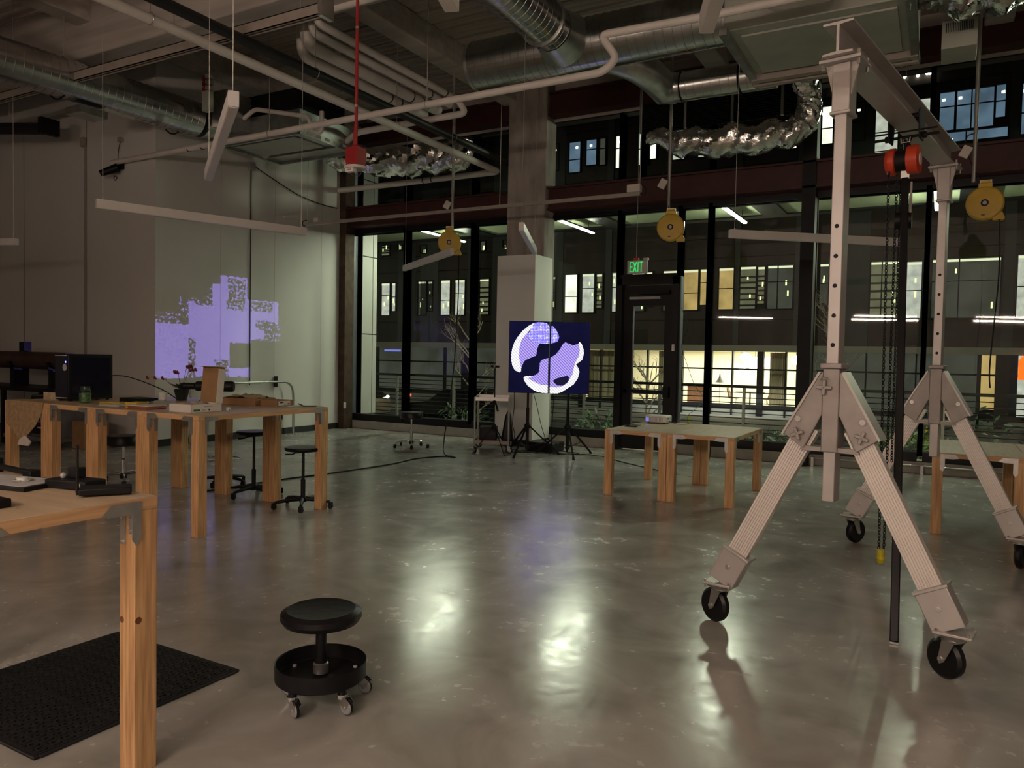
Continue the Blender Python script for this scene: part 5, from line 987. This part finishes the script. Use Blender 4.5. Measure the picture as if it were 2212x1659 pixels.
for i in range(9): B().cbox((-10.365, 6.9, 5.08), (.03, .014, .28), (0, radians(35), 0)).build('grille_bar', 'rail_brown', gr).location = (0, -.16+i*.04, 0)
B().cbox((-10.62, 6.5, 4.86), (.34, .40, .10)).build('drop_box', 'galvanised', D, loc=o_)
for yy in (3.5, 6.1, 7.9): B().tube([(-10.6+.285*cos(a*pi/8), yy, 5.22+.285*sin(a*pi/8)) for a in range(16)], .012, 5, True).build('strap', 'black_steel', D, loc=o_)
D = thing('round_duct', 'spiral round duct with violet sheen coming from the top centre', 'duct', (-4.15, 6, 5.45)); o_ = (4.15, -6, -5.45)
spiral(B(), (-4.15, 3.6, 5.42), (-4.15, 8.2, 5.42), .26).build('shell', 'spiral_duct', D, loc=o_); B().lathe([(.27, 0), (.285, .01), (.285, .04), (.27, .05)], 28, (0, 0, 0), T(-4.15, 7.9, 5.42) @ RX(-pi/2)).build('collar', 'galvanised', D, loc=o_)
B().lathe([(.26, 0), (.33, .35)], 28, (0, 0, 0), T(-4.15, 8.15, 5.42) @ RX(-pi/2)).build('tee', 'galvanised', D, loc=o_)
D = thing('round_duct', 'large spiral cross duct ending left of the grey ceiling unit', 'duct', (-3.8, 8.75, 5.45)); o_ = (3.8, -8.75, -5.45)
spiral(B(), (-5.55, 8.75, 5.42), (-2.1, 8.75, 5.42), .31).build('shell', 'spiral_duct', D, loc=o_); B().cyl((-5.58, 8.75, 5.42), (-5.54, 8.75, 5.42), .318, n=32).build('end_cap', 'galvanised', D, loc=o_)
D = thing('round_duct', 'curved lower duct with elbow in front of the upper windows', 'duct', (-3.6, 9.7, 5.2)); o_ = (3.6, -9.7, -5.2)
arc = [(-3.9+.55*sin(a), 9.15+.75*(1-cos(a)), 5.42-.28*a/(pi/2)) for a in [i*pi/2/8 for i in range(9)]]
B().tube([(-3.9, 8.9, 5.42)]+arc+[(-3.2, 9.92, 5.14)], .2, 26).build('elbow', 'galvanised', D, loc=o_); spiral(B(), (-3.25, 9.92, 5.14), (-1.9, 9.95, 5.14), .185).build('shell', 'spiral_duct', D, loc=o_)
for xx in (-2.35, -3.1): B().tube([(xx, 9.93+.2*cos(a*pi/8), 5.14+.2*sin(a*pi/8)) for a in range(16)], .010, 5, True).build('strap', 'black_steel', D, loc=o_)
# ceiling units
U = thing('ceiling_unit', 'large grey-green ceiling air unit above the gantry', 'air unit', (-1.25, 9.0, 5.0)); o_ = (1.25, -9, -5.0)
B().box(-2.15, -.35, 8.25, 9.80, 5.04, 5.55).build('casing', 'unit_white', U, loc=o_, bevel=.01); B().box(-2.0, -.5, 8.4, 9.55, 5.015, 5.04).build('access_panel', 'unit_white', U, loc=o_, bevel=.006)
B().box(-2.17, -2.09, 8.15, 9.95, 4.97, 5.05).build('support_rail', 'galvanised', U, loc=o_); B().box(-.42, -.34, 8.15, 9.95, 4.97, 5.05).build('support_rail', 'galvanised', U, loc=o_)
B().box(-2.15, -.35, 9.62, 9.72, 4.96, 5.06).box(-2.15, -.35, 9.78, 9.86, 4.95, 5.10).build('front_rail', 'rail_brown', U, loc=o_)
for xx in (-2.13, -.38):
    for yy in (8.3, 9.9): B().cyl((xx, yy, 4.93), (xx, yy, DECK), .007, n=6).build('rod', 'steel', U, loc=o_)
U = thing('ceiling_unit', 'flat grey ceiling air unit with tray at left below the pipes', 'air unit', (-9.6, 9.3, 4.9)); o_ = (9.6, -9.3, -4.9)
B().box(-10.42, -8.72, 8.68, 9.92, 4.94, 5.30).build('casing', 'galvanised', U, loc=o_, bevel=.01); B().box(-10.30, -8.95, 8.80, 9.45, 4.915, 4.94).build('access_panel', 'unit_white', U, loc=o_, bevel=.006)
B().box(-10.45, -8.7, 8.66, 8.70, 4.90, 5.0).box(-10.45, -8.7, 9.50, 9.54, 4.90, 4.96).box(-10.45, -10.41, 8.66, 9.95, 4.90, 5.0).box(-8.72, -8.68, 8.66, 9.95, 4.90, 5.0).box(-10.45, -8.7, 9.93, 9.97, 4.90, 5.0).build('tray_rim', 'galvanised', U, loc=o_)
B().box(-10.2, -9.0, 8.95, 10.0, 5.32, 5.75).build('supply_plenum', 'black_steel', U, loc=o_)
for i in range(5): B().box(-8.679, -8.672, 8.8+i*.2, 8.9+i*.2, 4.93, 4.975).build('label_tag', 'paper', U, loc=o_)
B().box(-10.1, -9.8, 8.2, 8.7, 5.05, 5.6).build('duct_box', 'galvanised', U, loc=o_)
t = thing('hazard_box', 'white box with red hazard stripes hung below the left pipes', 'box', (-9.9, 7.95, 5.2)); B().box(-.07, .07, -.05, .05, 0, .30).build('box', 'unit_white', t, .004)
for zz in (.30, .38, .46): B().box(-.07, .0, -.05, .05, zz, zz+.06).build('red_stripe', 'red_paint', t); B().box(0, .07, -.05, .05, zz+.02, zz+.08).build('white_stripe', 'unit_white', t)
# crumpled foil ducts
def foil(name, label, pts, radii, seed=1, n=40, sub=14):
    rnd = random.Random(seed); P = smooth_path(pts, sub); N = len(P); rs = []
    for i in range(N):
        q = i/(N-1)*(len(radii)-1); j = min(int(q), len(radii)-2); rs.append(radii[j]*(1-(q-j))+radii[j+1]*(q-j))
    b = B().tube(P, rs, n); vs_ = []; W_ = [(rnd.randint(2, 7), rnd.uniform(.15, .9), rnd.uniform(0, 6), rnd.uniform(.02, .05)) for _ in range(9)]
    for i, v in enumerate(b.v):
        row = min(i//n, N-1); c_ = P[row]; d_ = Vector(v)-c_; th = 2*pi*(i % n)/n
        k_ = 1.0
        for fr, fl_, ph, am in W_: s_ = sin(fr*th+fl_*row+ph); k_ += am*(1-2*abs(s_))
        vs_.append(tuple(c_+d_*k_+Vector((0, 0, -.03*sin(row*.5+seed)))))
    b.v = vs_; t = thing(name, label, 'duct', pts[0], 0, 'foil-wrapped flexible ducts'); b.build('foil_sleeve', 'foil', t, loc=tuple(-Vector(pts[0])))
    return t
foil('flex_duct', 'crumpled foil flexible duct drooping in front of the upper right windows', [(-1.75, 9.95, 5.32), (-1.72, 10.5, 5.36), (-1.70, 10.92, 5.2), (-1.68, 10.97, 4.95), (-1.80, 11.0, 4.72), (-2.2, 11.0, 4.66), (-2.8, 11.0, 4.66), (-3.4, 11.0, 4.72), (-3.95, 11.05, 4.90)], [.16, .16, .16, .17, .19, .21, .22, .20, .10], 2)
foil('flex_duct', 'crumpled foil flexible duct behind the red alarm at left', [(-9.6, 10.2, 5.05), (-9.3, 10.7, 5.05), (-8.6, 11.0, 5.0), (-7.9, 11.0, 4.98), (-7.35, 11.0, 4.95), (-7.2, 11.05, 5.25)], [.20, .24, .27, .27, .26, .16], 4)
foil('flex_duct', 'bulky crumpled foil duct at the top right corner', [(-.30, 9.0, 5.5), (.05, 8.95, 5.35), (.35, 8.9, 5.32), (.75, 8.8, 5.38), (1.2, 8.6, 5.5)], [.22, .30, .33, .34, .30], 6)
t = thing('vent_box', 'grey vent box with dark slotted grille at the upper right', 'vent', (.04, 9.85, 4.98)); B().box(-.17, .17, -.25, .25, 0, .3).build('box', 'unit_white', t, .006)
for sx_ in (-.14, .14): B().cyl((sx_, 0, .3), (sx_, 0, DECK-4.98), .006, n=5).build('rod', 'steel', t)
for i in range(16): B().box(-.13+i*.0165, -.122+i*.0165, -.252, -.25, .17, .27).build('slot', 'black_steel', t)
# ================================================================ ALARM, REELS, EXIT SIGN
t = thing('alarm_beacon', 'red hanging fire alarm with white ring and clear strobe', 'alarm', (-4.575, 5.234, 3.10))
B().tube([(0, 0, .26), (0, 0, .7), (0, 0, DECK-3.10)], .014, 10).build('conduit', 'red_paint', t)
for zz in (.62, 1.3, 2.2): B().cyl((0, 0, zz), (0, 0, zz+.02), .017, n=10).build('clamp', 'steel', t)
B().tube([(-.035, 0, .24), (-.012, 0, .5), (-.012, 0, .9)], .006, 6).build('cable', 'red_paint', t); B().lathe([(.001, .30), (.03, .29), (.045, .265)], 14).build('cap', 'red_paint', t)
B().box(-.068, .068, -.06, .06, .10, .265).build('back_box', 'red_paint', t, .005)
B().lathe([(.001, .10), (.10, .10), (.103, .093), (.095, .080), (.06, .078), (.001, .078)], 32).build('ring', 'white_plastic', t); B().box(-.06, .03, -.07, -.02, .045, .082).build('name_plate', 'white_plastic', t, .003)
for i, xx in enumerate((-.04, -.027, -.014, -.001)): B().box(xx, xx+.008, -.0708, -.0702, .058, .068).build('letter', 'red_paint', t)
B().lathe([(.055, .078), (.05, .04), (.03, .02), (.001, .018)], 20).build('strobe_dome', 'clear_dome', t); B().ball((.01, -.01, .045), .012, 8).build('flash_tube', 'chrome', t)
def reel(label, x, y, rz, conduit_dx):
    t = thing('cord_reel', label, 'cord reel', (x, y, 3.40), rz, 'yellow hanging cord reels')
    Mr = RX(pi/2)
    B().lathe([(.001, -.06), (.10, -.062), (.175, -.055), (.19, -.04), (.19, .04), (.175, .055), (.10, .062), (.001, .06)], 40, (0, 0, 0), Mr).build('drum', 'yellow_reel', t)
    B().cyl((0, -.066, 0), (0, -.06, 0), .04, n=20).build('hub_cap', 'black_plastic', t); B().cyl((0, -.068, 0), (0, -.066, 0), .022, n=16).build('hub_badge', 'grey_plastic', t)
    B().box(-.07, .07, -.045, .045, .17, .23).build('top_bracket', 'yellow_reel', t, .008); B().box(-.05, .05, -.02, .02, .225, .26).build('hanger_loop', 'yellow_reel', t)
    B().prism([(.08, -.17), (.17, -.10), (.20, -.17), (.19, -.20), (.08, -.20)], -.04, .04, XZ).build('cord_guide', 'yellow_reel', t, .005)
    for xx in (-.025, .0): B().box(xx-.006, xx+.03, -.0608, -.0602, -.11-.03*(xx < 0), -.10-.03*(xx < 0)).build('print', 'ink', t)
    B().cyl((conduit_dx, .03, .26), (conduit_dx, .03, DECK-3.40), .022, n=10).build('conduit', 'conduit', t); B().box(-.06, .06, 0, .06, .24, .27).build('mount_plate', 'steel', t)
    B().cbox((conduit_dx-.09, .03, .62), (.10, .05, .13), (0, .5, 0)).build('switch_box', 'paper', t, .004); B().tube(smooth_path([(conduit_dx, .03, .82), (conduit_dx-.08, .03, .80), (conduit_dx-.10, .03, .70)], 4), .007, 6).build('box_cable', 'black_plastic', t)
    B().tube(smooth_path([(conduit_dx-.06, .03, .56), (conduit_dx-.02, .03, .45), (-.03, 0, .22)], 4), .006, 6).build('power_cord', 'black_plastic', t)
    return t
reel('yellow hanging cord reel at left with its cord reaching the floor', -7.12, 10.46, radians(28), .04)
reel('yellow hanging cord reel in the middle above the glass door', -3.38, 10.45, radians(12), -.04)
reel('yellow hanging cord reel at the right edge beside the far gantry post', .36, 10.28, radians(-4), -.12)
cable('reel_cord', 'long black cord hanging from the left yellow reel and running along the floor', [(-6.98, 10.54, 3.22), (-6.97, 10.52, 2.5), (-6.99, 10.46, 1.4), (-7.02, 10.35, .6), (-6.95, 10.15, .2), (-6.7, 9.8, .02), (-6.38, 9.62, .009), (-6.58, 9.62, .009), (-6.76, 9.15, .009), (-6.70, 8.53, .009), (-6.79, 7.45, .009), (-6.93, 6.67, .009), (-7.0, 5.6, .009)], .009)
cable('reel_cord', 'short black cord hanging from the right yellow reel', [(.50, 10.2, 3.2), (.52, 10.2, 2.6), (.47, 10.2, 1.6), (.48, 10.2, 1.3)], .008)
t = thing('exit_sign', 'hanging exit sign with green letters above the glass door', 'exit sign', (-4.06, 11.0, 2.84), radians(0))
B().box(-.155, .155, -.022, .022, 0, .20).build('housing', 'grey_plastic', t, .004); B().box(-.145, .145, -.0235, -.0222, .01, .19).build('face', 'paper', t)
def letter(polys, x):
    b = B()
    for x0, x1, z0, z1 in polys: b.box(x+x0, x+x1, -.0255, -.0238, .025+z0, .025+z1)
    return b
lw_ = .011
letter([(0, lw_, 0, .15), (lw_, .05, .139, .15), (lw_, .045, .07, .081), (lw_, .05, 0, .011)], -.115).build('letter', 'exit_green', t)
bX = B()
for p0, p1 in (((-.055, -.0247, .027), (-.008, -.0247, .173)), ((-.008, -.0247, .027), (-.055, -.0247, .173))): bX.bar(p0, p1, .0018, .012, (1, 0, 0))
bX.build('letter', 'exit_green', t); letter([(0, lw_, 0, .15)], .012).build('letter', 'exit_green', t); letter([(0, .055, .139, .15), (.022, .022+lw_, 0, .139)], .04).build('letter', 'exit_green', t)
B().box(-.06, .02, -.02, .02, .20, .235).build('canopy_box', 'orange_red', t); B().cyl((-.02, 0, .235), (-.02, 0, DECK-2.84), .006, n=6).build('stem', 'conduit', t); B().box(.10, .17, -.03, .03, .20, .23).build('lamp_head', 'paper', t)
# ---- fixtures on the walls
t = thing('wall_spotlight', 'black spotlight on a bracket high on the dark back wall', 'spotlight', (-11.72, 7.74, 4.42)); B().box(-.05, .05, -.03, .03, .05, .16).build('bracket', 'black_steel', t); B().cyl((.02, -.06, .06), (-.16, -.25, -.06), .07, .05, n=16).build('head', 'black_plastic', t, .004); B().tube([(-.06, -.05, -.06), (-.1, -.06, -.1), (-.06, -.06, -.14), (-.02, -.05, -.1)], .007, 6, True).build('cable_loop', 'black_plastic', t); B().tube(smooth_path([(-.05, -.01, .1), (-.06, -.01, .3), (.0, -.01, .5)], 4), .006, 6).build('cord', 'black_plastic', t); B().cbox((.0, -.01, .52), (.09, .05, .07)).build('outlet_box', 'rail_brown', t)
t = thing('wall_conduit', 'vertical dark conduit with a junction box on the lit left wall', 'conduit', (-10.86, 9.65, .95)); B().cyl((0, 0, 0), (0, 0, 3.85), .010, n=8).build('tube', 'black_pipe', t); B().box(-.02, .05, -.06, .06, 3.83, 3.98).build('junction_box', 'grey_plastic', t, .004)
B().tube(smooth_path([(.02, .05, 3.92), (.02, .5, 3.78), (.02, 1.1, 3.62), (.02, 1.7, 3.55), (.02, 2.2, 3.55)], 5), .010, 6).build('branch_cable', 'black_pipe', t)
t = thing('wall_conduit', 'vertical conduit with a box on the dark back wall', 'conduit', (-12.73, 7.755, .2)); B().cyl((0, 0, 0), (0, 0, 4.9), .010, n=8).build('tube', 'rail_brown', t); B().box(-.06, .04, -.05, .0, 4.75, 4.90).build('box', 'rail_brown', t, .004)
t = thing('dark_duct_rack', 'black pipe rack near the ceiling at far left', 'rack', (-13.6, 6.6, 5.0)); B().cyl((-1.2, 0, .18), (1.0, .4, .0), .06, n=12).build('pipe', 'black_pipe', t); B().cyl((-1.2, .15, .3), (1.0, .55, .12), .05, n=12).build('pipe', 'black_pipe', t); B().box(.98, 1.08, .33, .62, -.05, .2).build('box', 'black_steel', t)
for xx in (-1, .6): B().cyl((xx, .1, .2), (xx, .1, DECK-5.0), .008, n=6).build('rod', 'steel', t)
tag(B().box(-10.735, -10.72, 12.06, 12.13, .42, .54).build('wall_outlet', 'paper', bevel=.004, loc=(.016, -.09, 0)), 'pale outlet plate on the rusty corner column', 'outlet')
# low heater strip / pipe along the curb at right
t = thing('heater_pipe', 'thin metal heating pipe along the window curb at right', 'pipe', (0, 12.16, .12)); B().cyl((-1.7, 0, 0), (7.5, 0, 0), .012, n=8).build('pipe', 'steel', t)
for xx in (-1.65, -.2, 1.2): B().box(xx-.02, xx+.02, -.02, .09, -.12, .012).build('bracket', 'steel', t)
B().box(-2.9, -2.82, -.0, .085, -.0, .14).build('sensor', 'white_plastic', t, .01)
